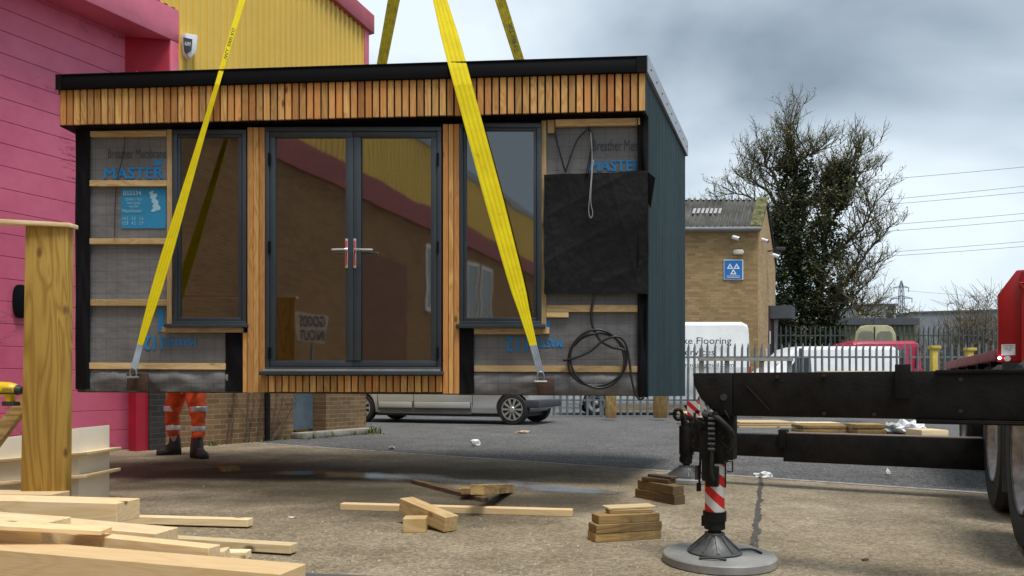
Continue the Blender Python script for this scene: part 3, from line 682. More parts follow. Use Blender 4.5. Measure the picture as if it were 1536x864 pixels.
text_mesh('MASTER', fr(246, 507, 294, 519, rot=True), pr, M_blue, cabin, bold=.06)
text_mesh('112', fr(758, 505, 792, 528, rot=True), pr, M_blue, cabin, bold=.06)
text_mesh('MASTER', fr(797, 508, 843, 521, rot=True), pr, M_blue, cabin, bold=.06)
mb = MB(); CF.box(mb, 237, 462, 245.5, 498, .0045, .002); CF.box(mb, 818, 478, 825, 499, .0045, .002); mb.build('printed_mark', M_blue, cabin)
mb = MB(); CF.box(mb, 181.5, 282, 249.2, 342.5, .006, .003); lab = mb.build('blue_spec_panel', mat('spec_blue', (.02, .22, .42), .5, 0, .08, 4), cabin)
M_pale = mat('print_pale', (.30, .50, .62), .6)
text_mesh('BS5534', fr(185, 286, 212, 293, .008), pr, M_pale, lab, bold=.03)
text_mesh('ZONES 1 TO 5\nbatten gauge\nless than', fr(188, 297, 213, 311, .008), pr, M_pale, lab)
text_mesh('Manchester', fr(184, 314, 213, 319, .008), pr, M_pale, lab, bold=.02)
text_mesh('14.3   5.0   3.6\n12.8   4.2   2.9', fr(184, 325, 215, 337, .008), pr, M_pale, lab)
mb = MB(); cc = [(226, 287), (231, 286), (229, 291), (235, 290), (236, 294), (233, 298), (238, 302), (237, 306), (241, 311), (240, 315), (235, 316), (230, 318), (226, 317), (230, 312), (228, 309), (231, 306), (227, 303), (228, 299), (225, 297), (226, 292), (223, 290)]
mb.f.append(tuple(range(len(cc)))); mb.v = [CF(x, y, .008) for x, y in cc]; mb.build('printed_map', M_pale, lab)
# cables
M_cable = mat('black_cable', (.012, .012, .013), .4, 0, .1)
def smoothp(pts, n=8):
    out = []; pts = [Vector(p) for p in pts]
    for i in range(len(pts)-1):
        p0, p1, p2, p3 = pts[max(i-1, 0)], pts[i], pts[i+1], pts[min(i+2, len(pts)-1)]
        for k in range(n):
            t = k/n; out.append(.5*((2*p1)+(p2-p0)*t+(2*p0-5*p1+4*p2-p3)*t*t+(3*p1-p0-3*p2+p3)*t**3))
    out.append(pts[-1]); return out
cable = []
for x, y, o in [(893, 438, .05), (889, 455, .06), (887, 470, .06), (888, 485, .06), (893, 499, .06), (902, 512, .06), (918, 521, .06), (930, 523, .07), (941, 527, .07)]: cable.append(CF(x, y, o))
mb = MB(); mb.tube(smoothp(cable), .011, 8)
ring = []
for k in range(40):
    w = k/39*2*math.pi*2.15-2.6; rx = 42-1.6*math.sin(k*.31); ry = 42+2*math.sin(k*.4)
    ring.append(CF(897+rx*math.cos(w)+2*math.sin(k*.23), 540+ry*math.sin(w)*(.98)+3*math.sin(k*.5), .065+.012*(k/39)+.006*math.sin(k)))
mb.tube(smoothp(ring, 5), .010, 8)
mb.tube(smoothp([CF(845, 541, .07), CF(862, 537, .09), CF(885, 527, .09), (CF(905, 511, .09)), CF(925, 505, .09), CF(938, 515, .08), CF(944, 540, .08), CF(947, 565, .09), CF(953, 590, .1), CF(960, 599, .1), CF(966, 596, .1)]), .010, 8)
cb = mb.build('coiled_cable', M_cable, cabin, smooth=2)
mb = MB(); mb.tube(smoothp([CF(832, 196, .03), CF(836, 215, .05), CF(843, 240, .05), CF(848, 258, .04)]), .007, 6); mb.tube(smoothp([CF(880, 195, .04), CF(866, 210, .05), CF(856, 235, .05), CF(848, 258, .05)]), .007, 6)
mb.tube(smoothp([CF(883, 192, .04), CF(889, 210, .07), CF(885, 240, .07), CF(880, 262, .08)]), .013, 8)
mb.tube(smoothp([CF(187, 195, .02), CF(187, 215, .03), CF(183, 240, .03), CF(176, 268, .03), CF(173, 300, .03), CF(172, 355, .05)]), .0035, 6)
mb.build('loose_wire', M_cable, cabin, smooth=2)
mb = MB(); mb.tube(smoothp([CF(886, 198, .08), CF(888, 230, .1), CF(887, 262, .12), CF(884, 300, .13), CF(883, 318, .13), CF(886, 327, .13), CF(889, 320, .13), CF(886, 300, .135), CF(888, 262, .12), CF(890, 240, .1)]), .004, 6)
mb.build('grey_wire', mat('grey_cable', (.3, .3, .31), .5), cabin, smooth=2)
# steel lifting brackets
M_rust = mat('brown_steel', (.085, .048, .035), .6, .3, .25, 8, .2, 60)
for x0, x1, y0, y1 in ((190, 222, 560, 586), (806, 832, 567, 592)):
    mb = MB(); CF.box(mb, x0, y0, x1, y1, .20, .012); CF.box(mb, x0, y0, x0+3, y1, .187, .18); CF.box(mb, x0+3, y1-2.5, x1, y1, .187, .2); mb.build('lifting_bracket', M_rust, cabin, bevel=.002)
# ------------------------------------------------------------------ slings
def webmat(name, c1, c2, c3, sc, lo, hi):
    m, nt, p = base(name, .75, 0, .25); col = ramp(nt, noi(nt, sc, 6, .7), .3, .7, c1, c2)
    col = mixc(nt, col, c3, ramp(nt, noi(nt, sc*2.5, 5, .7, loc=(4, 1, 2), sc=(1, 1, 1)), lo, hi, (0, 0, 0), (.7, .7, .7)))
    at = N(nt, 'ShaderNodeAttribute', attribute_name='weave'); col = mixc(nt, col, ramp(nt, at.outputs['Fac'], 0, 1, (.84, .82, .74), (1.03, 1.03, 1)), 1, 'MULTIPLY')
    nt.links.new(col, p.inputs['Base Color']); bump(nt, p, noi(nt, 150, 2, .5), .4, .004); return m
M_sling = webmat('yellow_webbing', (.74, .60, .004), (.90, .76, .008), (.34, .27, .02), 5, .60, .80)
M_slingd = webmat('soiled_webbing', (.34, .28, .015), (.58, .48, .02), (.16, .13, .02), 7, .45, .7)
M_greyweb = mat('grey_webbing', (.22, .27, .32), .7, 0, .15, 10)
def ribbon(nodes, th=.004, ridges=True):
    """nodes: (x, y, D, width_px, side slope) -> webbing with woven ridges"""
    mb = MB(); rows = []; mb.wv = []
    for x, y, D, w, sl in nodes:
        row = []
        for j in range(9):
            q = (j/8-.5); row.append(P(x+q*w, y+q*w*sl, D-(.0015 if j % 2 else 0)+.02*q*0))
        rows.append(row)
    for i in range(len(rows)-1):
        for j in range(8): mb.quad(rows[i][j], rows[i][j+1], rows[i+1][j+1], rows[i+1][j]); mb.wv += [j % 2, (j+1) % 2, (j+1) % 2, j % 2]
    bk = [[q+Vector((0, th, 0)) for q in r] for r in rows]
    for i in range(len(rows)-1):
        for j in range(8): mb.quad(bk[i][j+1], bk[i][j], bk[i+1][j], bk[i+1][j+1])
        mb.quad(rows[i][0], rows[i+1][0], bk[i+1][0], bk[i][0]); mb.quad(rows[i+1][8], rows[i][8], bk[i][8], bk[i+1][8])
    return mb
def weave(mb, name, m, par):
    o = mb.build(name, m, par, smooth=2); at = o.data.attributes.new('weave', 'FLOAT', 'POINT')
    for i in range(len(o.data.vertices)): at.data[i].value = mb.wv[i] if i < len(mb.wv) else .5
    return o
def dcanopy(x): return CF(x, 100, OH+.07).y
def line_nodes(p0, p1, ws, D0, Dc, D1, yc, sl, n=40):
    out = []
    for i in range(n+1):
        t = i/n; y = p0[1]+(p1[1]-p0[1])*t; x = p0[0]+(p1[0]-p0[0])*t
        if y > yc: s = (p0[1]-y)/(p0[1]-yc); D = 1/((1-s)/D0+s/Dc)
        else: s = (yc-y)/(yc-p1[1]); D = 1/((1-s)/Dc+s/D1)
        w = ws[0][1]
        for (ya, wa), (yb_, wb) in zip(ws, ws[1:]):
            if yb_ <= y <= ya: w = wa+(wb-wa)*(ya-y)/(ya-yb_)
        if y < ws[-1][0]: w = ws[-1][1]
        out.append((x, y, D, w, sl))
    return out
sA = thing('lifting_sling', 'bright yellow webbing sling running from the cabin\'s left bracket past the left window', 'sling', P(208, 515, 6.3), 'yellow lifting slings')
nd = line_nodes((210, 517), (519, -525), [(517, 9), (440, 16), (380, 17), (300, 13), (190, 8), (120, 7), (60, 8), (0, 10), (-525, 12)], 6.35, dcanopy(327), 7.6, 128, .12)
weave(ribbon(nd), 'webbing', M_sling, sA)
nd = line_nodes((200, 556), (210, 517), [(556, 10), (517, 9)], 6.30, 6.35, 6.35, 518, .12, 4); ribbon(nd).build('grey_end', M_greyweb, sA)
text_mesh('WLL 3000 KG', lambda s, t: P(338+13.5*s-1.2+5*t-2, 88-46*s+1.5*t, 6.0+.0-.012), 'printed_lettering', M_text, sA, bold=.03)
sB = thing('lifting_sling', 'wide bright yellow webbing sling crossing the right window down to the right bracket', 'sling', P(803, 515, 6.0), 'yellow lifting slings')
nd = line_nodes((800, 518), (518, -525), [(518, 11), (470, 16), (430, 23), (300, 28), (60, 27), (0, 21), (-525, 18)], 6.0, dcanopy(700), 7.6, 116, -.12)
weave(ribbon(nd), 'webbing', M_sling, sB)
nd = line_nodes((811, 561), (800, 518), [(561, 10), (518, 11)], 5.98, 6.0, 6.0, 519, -.1, 4); ribbon(nd).build('grey_end', M_greyweb, sB)
for x, D, par, yy in ((200, 6.29, sA, 560), (811, 5.97, sB, 566)):
    mb = MB(); c = P(x, yy, D); mb.tube([c+Vector((.028*math.cos(w), 0, .045*math.sin(w))) for w in [R(-60+300*k/16) for k in range(17)]], .008, 8); mb.tube([c+Vector((-.05, 0, -.035)), c+Vector((.05, 0, -.035))], .011, 8); mb.build('shackle', M_steel, par, smooth=True)
for (x0, y0, x1, y1, w, lab_, D0) in ((571, 105, 663, -385, 15, 'soiled yellow sling rising behind the roof, the left of the two rear slings', 8.6), (782, 100, 630, -385, 15, 'soiled yellow sling with black print rising behind the roof, right rear one', 8.3)):
    s_ = thing('lifting_sling', lab_, 'sling', P(x0, y0, D0), 'yellow lifting slings')
    nd = [(x0+(x1-x0)*k/12, y0+(y1-y0)*k/12, D0+(8-D0)*k/12, w+(8 if x0 < 600 else 3)*min(1, k/3)*.5, -.05) for k in range(13)]
    weave(ribbon(nd), 'webbing', M_slingd, s_)
    if x0 > 700:
        nx = lambda s, t: P(764+(10.5)*s-3+6*t+.5, 36+43*s-2*t, 8.22)
        text_mesh('WLL 3000 KG', nx, 'printed_lettering', M_text, s_, bold=.03)
hk = thing('spreader_beam', 'grey steel spreader beam and hook holding the sling tops above the picture', 'lifting beam', P(560, -525, 7.6))
mb = MB(); a, b = P(505, -530, 7.6), P(690, -385, 8.0); mb.tube([a, b], .06, 8); mb.build('beam', M_steel, hk)
mb = MB(); c = (a+b)/2; mb.tube([a, c+Vector((0, 0, .8)), b], .015, 6); mb.tube([c+Vector((0, 0, .8)), c+Vector((0, 0, 1.6))], .03, 8); mb.build('hook', M_steel, hk)
HOOK = c+Vector((0, 0, 1.6))
# ------------------------------------------------------------------ crane truck on the right
E = Vector((.54, 1, 0)).normalized(); Q = Vector((1, -.54, 0)).normalized(); Zv = Vector((0, 0, 1))
M_rust2 = mat('rusty_bolt', (.035, .022, .018), .7, .3, .3, 30)
truck = thing('crane_truck', 'crane lorry with red flatbed and black stabiliser beams standing at the right edge', 'lorry', (3.9, 5.5, 0))
def tbox(mb, c, q0, q1, e0, e1, z0, z1):
    c = Vector((c.x, c.y, 0)); cs = [c+Q*a+E*b+Zv*z for z in (z0, z1) for a, b in ((q0, e0), (q1, e0), (q1, e1), (q0, e1))]; mb.box8(cs)
NL = Vector((.986, 3.60, 0))
mb = MB(); # outer extension then larger sleeve
prof_b = [(-.09, .915), (-.085, .86), (-.045, .80), (-.02, .735), (.06, .717)]
tbox(mb, NL, .10, 2.6, -.07, .07, .712, .916)
mb.prism([NL+Q*a+Zv*z-E*.07 for a, z in ((-.09, .916), (.0995, .916), (.0995, .712), (.03, .712), (-.05, .79), (-.085, .86))], E*.14)
bn = mb.build('outrigger_beam', M_blackmetal, truck, bevel=.006)
mb = MB(); tbox(mb, NL, 1.0, 2.7, -.09, .09, .70, .700+.003); 
tbox(mb, NL, .93, 2.7, -.085, -.0705, .905, .9195); tbox(mb, NL, .78, .84, -.095, -.0705, .80, .945)
mb.box8([NL+Q*a+Zv*z-E*o for o in (.0705, .082) for a, z in ((.16, .852), (.165, .858), (.27, .745), (.265, .738))])
mb.build('weld_rib', M_blackmetal, bn, bevel=.002)
mb = MB(); tbox(mb, NL, .86, 2.7, -.086, .086, .694, .712); mb.build('beam_sleeve', M_blackmetal, bn, bevel=.002)
mb = MB(); q = NL-E*.072+Q*.06+Zv*.80; mb.tube([q, q-E*.008], .016, 14); mb.build('bolt', M_text, bn)
for a_, z_ in ((.50, .90), (.50, .73), (1.02, .88), (1.02, .75), (.30, .895), (.70, .73)):
    mb = MB(); q = NL-E*(.071 if a_ < .86 else .087)+Q*a_+Zv*z_; mb.tube([q, q-E*.008], .009, 6); mb.build('bolt', M_rust2, bn)
# stripes
M_stripe, nt_, p_ = base('red_white_stripes', .4, 0, .4)
t_ = N(nt_, 'ShaderNodeTexCoord'); d_ = N(nt_, 'ShaderNodeVectorMath', operation='DOT_PRODUCT'); d_.inputs[1].default_value = (-1, .3, -1.15); nt_.links.new(t_.outputs['Object'], d_.inputs[0])
ml = N(nt_, 'ShaderNodeMath', operation='MULTIPLY'); ml.inputs[1].default_value = 8.5; nt_.links.new(d_.outputs['Value'], ml.inputs[0])
frn = N(nt_, 'ShaderNodeMath', operation='FRACT'); nt_.links.new(ml.outputs[0], frn.inputs[0])
gt = N(nt_, 'ShaderNodeMath', operation='GREATER_THAN'); gt.inputs[1].default_value = .5; nt_.links.new(frn.outputs[0], gt.inputs[0])
nt_.links.new(mixc(nt_, (.62, .62, .60), (.58, .02, .02), gt.outputs[0]), p_.inputs['Base Color'])
def leg(L0, k, near):
    mb = MB(); c = L0
    r = .052
    z1 = .62 if near else .60
    mb.tube([c+Zv*.16, c+Zv*.235], .05*1, 20); mb.tube([c+Zv*.135, c+Zv*.165], .032, 16)
    mb.tube([c+Zv*.20, c+Zv*.245], .056, 20); mb.tube([c+Zv*.165, c+Zv*.172], .04, 16); tbox(mb, c, -.06, -.045, -.02, .02, .17, .22)
    lg = mb.build('outrigger_leg', M_blackmetal, truck, smooth=True)
    mb = MB(); mb.tube([c+Zv*.2455, c+Zv*.50], .047, 24)
    mb.build('striped_sleeve', M_stripe if near else M_blackmetal, lg, smooth=True)
    mb = MB(); M_ = Matrix.Translation(c)
    mb.lathe([(a_*k, b_) for a_, b_ in ((.128, .046), (.131, .052), (.120, .058), (.066, .105), (.048, .125), (.048, .142), (.030, .143), (.02, .142))], 28, M_)
    for j in range(10):
        w = 2*math.pi*j/10+.2; dd = Vector((math.cos(w), math.sin(w), 0)); tt = Vector((-math.sin(w), math.cos(w), 0))*.006
        mb.box8([c+dd*.045*k+tt+Zv*.05, c+dd*.045*k-tt+Zv*.05, c+dd*.122*k-tt+Zv*.054, c+dd*.122*k+tt+Zv*.054, c+dd*.045*k+tt+Zv*.135, c+dd*.045*k-tt+Zv*.135, c+dd*.120*k-tt+Zv*.064, c+dd*.120*k+tt+Zv*.064])
    mb.build('foot_dish', mat('worn_grey_steel', (.085, .09, .09), .5, .4, .25, 14, .2, 60), lg, bevel=.001, seg=1)
    return lg
lg = leg(NL, 1, True)
mb = MB()  # housing, cylinder, valve and hoses of the near leg
tbox(mb, NL, -.045, .055, -.05, .05, .48, .72); tbox(mb, NL, .03, .095, -.045, .06, .50, .78); tbox(mb, NL, -.085, -.05, -.055, -.03, .55, .70)
mb.tube([NL-E*.07-Q*.015+Zv*.40, NL-E*.07-Q*.015+Zv*.66], .030, 16); mb.tube([NL+E*.02+Q*.035-Zv*-.36, NL+E*.02+Q*.035+Zv*.52], .016, 10)
mb.tube([NL-Q*.115-E*.03+Zv*.665, NL-Q*.03-E*.03+Zv*.665], .025, 14); mb.tube([NL-Q*.10-E*.03+Zv*.575, NL-Q*.03-E*.03+Zv*.575], .022, 14)
tbox(mb, NL, -.05, .0, -.105, -.055, .50, .64); tbox(mb, NL, -.02, .035, -.10, -.055, .375, .47)
rf = random.Random(3)
for k in range(16):
    a_, z_ = rf.uniform(-.10, .09), rf.uniform(.47, .74); q = NL-E*rf.uniform(.07, .11)+Q*a_+Zv*z_
    if k % 2: mb.tube([q, q-E*rf.uniform(.01, .03)], rf.uniform(.007, .015), 8)
    else: mb.tube([q, q+Q*rf.uniform(-.04, .04)-Zv*rf.uniform(.02, .07)], rf.uniform(.005, .010), 6)
mb.tube([NL-Q*.06-E*.06+Zv*.36, NL-Q*.055-E*.06+Zv*.50], .006, 6); mb.tube([NL-Q*.062-E*.06+Zv*.345, NL-Q*.062-E*.06+Zv*.385], .012, 8)
mb.build('leg_housing', M_blackmetal, lg, bevel=.004)
mb = MB(); mb.tube(smoothp([NL-E*.09-Q*.03+Zv*.715, NL-E*.12+Q*.03+Zv*.71, NL-E*.10+Q*.08+Zv*.66, NL-E*.08+Q*.10+Zv*.60, NL-E*.06+Q*.07+Zv*.54]), .013, 8)
mb.tube(smoothp([NL-E*.09-Q*.01+Zv*.72, NL-E*.14+Q*.05+Zv*.70, NL-E*.12+Q*.10+Zv*.65, NL-E*.09+Q*.11+Zv*.62]), .010, 8)
mb.tube(smoothp([NL-E*.1+Q*.0+Zv*.64, NL-E*.12+Q*.015+Zv*.55, NL-E*.11+Q*.01+Zv*.45, NL-E*.09+Q*.02+Zv*.40]), .009, 8)
mb.tube([NL+Q*.06+Zv*.44, NL+Q*.085+Zv*.44, NL+Q*.085+Zv*.49, NL+Q*.06+Zv*.49], .004, 6)
mb.build('hose', M_rubber, lg, smooth=2)
mb = MB()
for k in range(7):
    q = NL-E*.125+Q*.015+Zv*(.70-.024*k); mb.tube([q-Q*.016, q+Q*.016], .008, 8)
mb.tube([NL-E*.06-Q*.07+Zv*.40, NL-E*.06-Q*.07+Zv*.47], .011, 8)
mb.tube([NL-E*.11-Q*.03+Zv*.725, NL-E*.12+Q*.0+Zv*.715], .012, 8)
mb.build('link_chain', mat('greased_steel', (.10, .10, .10), .4, .7, .3, 20), lg, smooth=True)
FL = Vector((1.57, 6.66, 0)); lg2 = leg(FL, 1.38, False)
mb = MB(); mb.tube([FL+Zv*.24, FL+Zv*.50], [.066, .066], 16); mb.tube([FL+Zv*.50, FL+Zv*.60-Q*.03], [.05, .03], 10); tbox(mb, FL, .03, .22, -.05, .05, .27, .44)
mb.tube([FL-Q*.06-E*.05+Zv*(.60)+Vector((.035*math.cos(w), 0, .045*math.sin(w))) for w in [2*math.pi*k/16 for k in range(17)]], .017, 8)
tbox(mb, FL, .08, .10, -.07, -.05, .36, .62); mb.build('leg_housing', M_blackmetal, lg2, bevel=.003)
mb = MB(); tbox(mb, FL, .015, .115, -.03, .03, .52, .72); mb.build('striped_plate', M_stripe, lg2)
mb = MB(); tbox(mb, FL, .20, 1.2, -.07, .07, .255, .445); b2m = mb.build('outrigger_beam', M_blackmetal, truck, bevel=.005)
mb = MB(); tbox(mb, FL, .84, 2.3, -.09, .09, .225, .46); tbox(mb, FL, .80, .86, -.1, .1, .34, .49); mb.build('beam_sleeve', M_blackmetal, b2m, bevel=.005)
mb = MB(); tbox(mb, FL, .87, 2.25, -.085, .085, .4605, .466); mb.build('lit_top_strip', mat('painted_top_light', (.20, .14, .11), .7), b2m)  # paler strip paints the light caught by the far beam's top
# round pads
for c, lb_, r_ in ((NL, 'big round grey plastic pad under the near stabiliser foot with red and white stripes', .268), (FL, 'round grey plastic pad under the far black stabiliser foot', .28)):
    mb = MB(); c2 = c+(Vector((.015, -.02, 0)) if c is NL else Vector((0, 0, 0))); mb.lathe([(r_-.006, .0), (r_, .006), (r_, .038), (r_-.006, .044)], 64, Matrix.Translation(c2))
    pdt = thing('stabiliser_pad', lb_, 'pad', (c2.x, c2.y, 0), 'round stabiliser pads')
    mb.build('disc', mat('grey_hdpe', (.27, .27, .26), .55, 0, .2, 6, .2, 50, dirt=(.17, .16, .14)), pdt, smooth=True)
    if c is NL:
        mb = MB(); mb.tube(smoothp([c2+Vector((-.13, -.135, .052)), c2+Vector((-.06, -.15, .056)), c2+Vector((-.01, -.16, .05))]), .007, 6); mb.build('rope_handle', M_text, pdt, smooth=2); mb = MB(); mb.tube(smoothp([c2+Vector((.10, .05, .05)), c2+Vector((.17, .04, .054)), c2+Vector((.20, -.02, .05))]), .006, 6); mb.build('rope_handle', M_text, pdt, smooth=2)
# wheels
def wheel(c, r, w, nrm_, parent, rimmat, spokes=0, hub=.3):
    nrm_ = nrm_.normalized(); M_ = Matrix.Translation(c) @ nrm_.to_track_quat('Z', 'Y').to_matrix().to_4x4()
    mb = MB(); mb.lathe([(r*.60, -w/2), (r*.93, -w/2), (r, -w*.36), (r, w*.36), (r*.93, w/2), (r*.66, w/2), (r*.62, w*.42), (r*.6, w*.2)], 48, M_)
    wh = mb.build('wheel', M_rubber, parent, smooth=True); return wh, M_
def truck_wheel(c):
    wh, M_ = wheel(c, .50, .28, Vector((-1, .505, 0)), truck, None)
    mb = MB(); mb.lathe([(.30, .140), (.305, .130), (.285, .10), (.265, -.06), (.20, -.09), (.19, -.02), (.12, .0), (.11, .10), (.08, .11), (.02, .11)], 40, M_, False); rm = mb.build('rim', mat('dull_alloy', (.46, .44, .43), .5, .3, .3, 10, dirt=(.16, .06, .05)), wh, smooth=True)
WC = Vector((3.35, 5.1, .5))+Q*.10
for dd in (0, -1.5, 3.2): truck_wheel(WC+E*dd)
WC0 = Vector((WC.x, WC.y, 0))
for dd in (.62, -.60):
    mb = MB(); tbox(mb, WC0, -.13, .3, dd-.012, dd+.012, .20, 1.0); mb.build('mudflap', M_rubber, truck)
mb = MB(); tbox(mb, WC0, .5, 1.9, -3.8, 4.5, .62, .94); tbox(mb, WC0, .9, 1.5, -.1, .1, .4, .6); tbox(mb, WC0, .9, 1.5, -1.42, -1.22, .4, .6); mb.build('chassis', M_blackmetal, truck)
# flatbed
bdn, bdf = P(1492, 544, 5.9), P(1418, 548, 8.95); bdn.z = bdf.z = 1.06; bE = (bdf-bdn).normalized()
mb = MB(); cs_ = [bdn, bdn+Q*2.3, bdf+Q*2.3, bdf]; mb.box8([q+Zv*.0 for q in cs_]+[q+Zv*.085 for q in cs_]); mb.build('flatbed', mat('faded_red_deck', (.34, .055, .06), .55, 0, .2, 3), truck, bevel=.006)
mb = MB()
cs_ = [bdn+Q*.1, bdn+Q*2.2, bdf+Q*2.2-bE*.05, bdf+Q*.1-bE*.05]; mb.box8([q-Zv*.11 for q in cs_]+[q-Zv*.002 for q in cs_])
for k in range(5):
    q = bdn.lerp(bdf, (k+.5)/5); mb.box8([q+Q*a_+bE*b_+Zv*z for z in (-.07, -.003) for a_, b_ in ((.02, 0), (.09, 0), (.09, .04), (.02, .04))]); mb.build('deck_frame', M_blackmetal, truck)
hb = Vector((0, 0, 0))
mb = MB(); c = P(1497, 560, 5.45); c.z = 0
poly = [c+Zv*1.03, c+Q*1.6+Zv*1.03, c+Q*1.6+Zv*1.70, c+Q*.115+Zv*1.70, c+Zv*1.53]
mb.prism(poly, E*.06); hbd = mb.build('headboard', M_red, truck, bevel=.008)
mb = MB(); mb.box8([c+Q*a+Zv*z-E*o for o in (.003, .03) for a, z in ((.14, 1.03), (.18, 1.03), (.18, 1.68), (.14, 1.68))]); mb.build('rib', M_red, hbd)
mb = MB(); mb.box8([c+Q*a+Zv*z-E*o for o in (.003, .006) for a, z in ((.02, 1.08), (.105, 1.08), (.105, 1.16), (.02, 1.16))]); nt2 = mb.build('notice_plate', M_white, hbd)
text_mesh('WARNING\nkeep clear\nof load', lambda s, t: c+Q*(.03+.065*s)+Zv*(1.115+.04*t)-E*.008, 'lettering', M_text, nt2)
mb = MB(); q = c+Q*.055+Zv*1.055-E*.01; mb.tube([q, q-E*.02], .02, 16); mb.build('marker_lamp', M_white, hbd, smooth=True)
M_emit, nt_, p_ = base('lit_marker'); p_.inputs['Emission Color'].default_value = (1, .75, .9, 1); p_.inputs['Emission Strength'].default_value = 6
mb = MB(); q = c+Q*.008+Zv*1.06-E*.01; mb.tube([q, q-E*.01], .010, 12); mb.build('lit_lamp', M_emit, hbd)
mb = MB(); q = c+Q*.0+Zv*1.62-E*.0
mb.tube([c+Q*.13+Zv*1.60-E*.03, c+Q*.20+Zv*1.60-E*.03, c+Q*.165+Zv*1.54-E*.03, c+Q*.13+Zv*1.60-E*.03], .007, 6); mb.build('tie_ring', M_red, hbd)
# crane column and boom (above and right of the frame)
mb = MB(); cc_ = WC0+Q*1.3-E*1.0; mb.tube([cc_+Zv*.98, cc_+Zv*9.6], [.22, .16], 12); mb.build('crane_column', M_red, truck, smooth=True)
mb = MB(); mb.tube([cc_+Zv*9.5, Vector((HOOK.x, HOOK.y, max(HOOK.z+1.2, 9.8)))], .14, 8); mb.tube([HOOK, Vector((HOOK.x, HOOK.y, max(HOOK.z+1.2, 9.8)))], .012, 6); mb.build('crane_boom', M_red, truck)
# ------------------------------------------------------------------ vans and cars
def loft_vehicle(root, L, st, M_body, wheels, wr, wdth, arch=1.13, bodyname='body', under=.0):
    """st: stations (x, zb, z_belt, z_roof, hw_belt, hw_roof); x from front (0) to rear (L); near side is -y"""
    mb = MB(); rows = []
    for x, zb, zm, zr, hb_, hr in st:
        sec = [(-hb_*.96, zb), (-hb_, zb+.12), (-hb_, zm), (-hb_*.985, zm+.03), (-(hr+.03), zr-.12), (-(hr-.08), zr-.02), (0, zr+.02)]
        sec += [(-y, z) for y, z in sec[-2::-1]]
        rows.append([Vector((x, y, z)) for y, z in sec])
    nS = len(rows[0])
    for r_ in rows: mb.v += r_
    for i in range(len(rows)-1):
        for j in range(nS): a_ = i*nS+j; b_ = i*nS+(j+1) % nS; mb.f.append((a_, b_, b_+nS, a_+nS))
    mb.f.append(tuple(range(nS))); mb.f.append(tuple((len(rows)-1)*nS+j for j in range(nS)))
    me = bpy.data.meshes.new('tmp'); me.from_pydata(mb.v, [], mb.f)
    bm = bmesh.new(); bm.from_mesh(me); bmesh.ops.recalc_face_normals(bm, faces=bm.faces); bm.to_mesh(me); bm.free()
    o = bpy.data.objects.new(bodyname, me); COL.objects.link(o); me.materials.append(M_body)
    cyl = MB()
    for wx in wheels:
        for sy in (-1, 1): cyl.tube([Vector((wx, sy*(wdth/2+.1), wr)), Vector((wx, sy*(wdth/2-.32), wr))], wr*arch, 32)
    cm = bpy.data.meshes.new('c'); cm.from_pydata(cyl.v, [], cyl.f)
    bm = bmesh.new(); bm.from_mesh(cm); bmesh.ops.recalc_face_normals(bm, faces=bm.faces); bm.to_mesh(cm); bm.free()
    co = bpy.data.objects.new('c', cm); COL.objects.link(co)
    bo = o.modifiers.new('b', 'BOOLEAN'); bo.operation = 'DIFFERENCE'; bo.object = co; bo.solver = 'EXACT'
    bv_ = o.modifiers.new('v', 'BEVEL'); bv_.width = .03; bv_.segments = 2; bv_.limit_method = 'ANGLE'; bv_.angle_limit = R(25)
    dg = bpy.context.evaluated_depsgraph_get(); dg.update()
    nm = bpy.data.meshes.new_from_object(o.evaluated_get(dg)); o.modifiers.clear(); o.data = nm; bpy.data.objects.remove(co)
    for f in nm.polygons: f.use_smooth = True
    try: nm.set_sharp_from_angle(angle=R(30))
    except Exception: pass
    o.name = bodyname; o.parent = root
    return o
def lpart(root, name, m, fnb, smooth=False, bevel=0):
    """part built in the vehicle's local space"""
    mb = MB(); fnb(mb); o = mb.build(name, m, None, smooth, bevel, origin=(0, 0, 0)); o.parent = root; return o
def van_wheels(root, wheels, wr, wdth, style):
    for wx in wheels:
        for sy in (-1, 1):
            M_ = Matrix.Translation((wx, sy*(wdth/2-.11), wr)) @ Vector((0, sy, 0)).to_track_quat('Z', 'Y').to_matrix().to_4x4()
            wh = lpart(root, 'wheel', M_rubber, lambda mb: mb.lathe([(wr*.6, -.11), (wr*.93, -.11), (wr, -.08), (wr, .08), (wr*.94, .105), (wr*.74, .11), (wr*.70, .09), (wr*.6, .05)], 40, M_), True)
            def rimf(mb):
                ro = wr*.72
                mb.lathe([(ro, .09), (ro*1.0, .112), (ro*.93, .113), (ro*.90, .07), (ro*.5, .04), (ro*.2, .045)], 40, M_, False)
                mb.lathe([(ro*.26, .04), (ro*.26, .115), (ro*.20, .128), (ro*.05, .132)], 20, M_)
                if style == 'spokes':
                    for j in range(10):
                        w = 2*math.pi*j/10; d = Vector((math.cos(w), math.sin(w), 0)); t = Vector((-math.sin(w), math.cos(w), 0))
                        cs = []
                        for zz, zo in ((.075, .075), (.118, .112)):
                            cs += [M_ @ (d*ro*.22-t*.014+Vector((0, 0, zz))), M_ @ (d*ro*.22+t*.014+Vector((0, 0, zz))), M_ @ (d*ro*.94+t*.027+Vector((0, 0, zo))), M_ @ (d*ro*.94-t*.027+Vector((0, 0, zo)))]
                        mb.box8(cs)
            rm = lpart(wh, 'rim', mat('silver_hubcap', (.52, .53, .54), .35, .6, .06, 10) if style == 'spokes' else mat('steel_rim', (.35, .35, .36), .5, .5), rimf, True); 
            if style == 'spokes':
                ro = wr*.72
                lpart(wh, 'rim_shadow_disc', M_text, lambda mb: mb.lathe([(ro*.9, .071), (ro*.9, .074), (.02, .0745)], 32, M_))
M_silver = mat('silver_grey_paint', (.58, .585, .60), .35, .35, .04, 2)
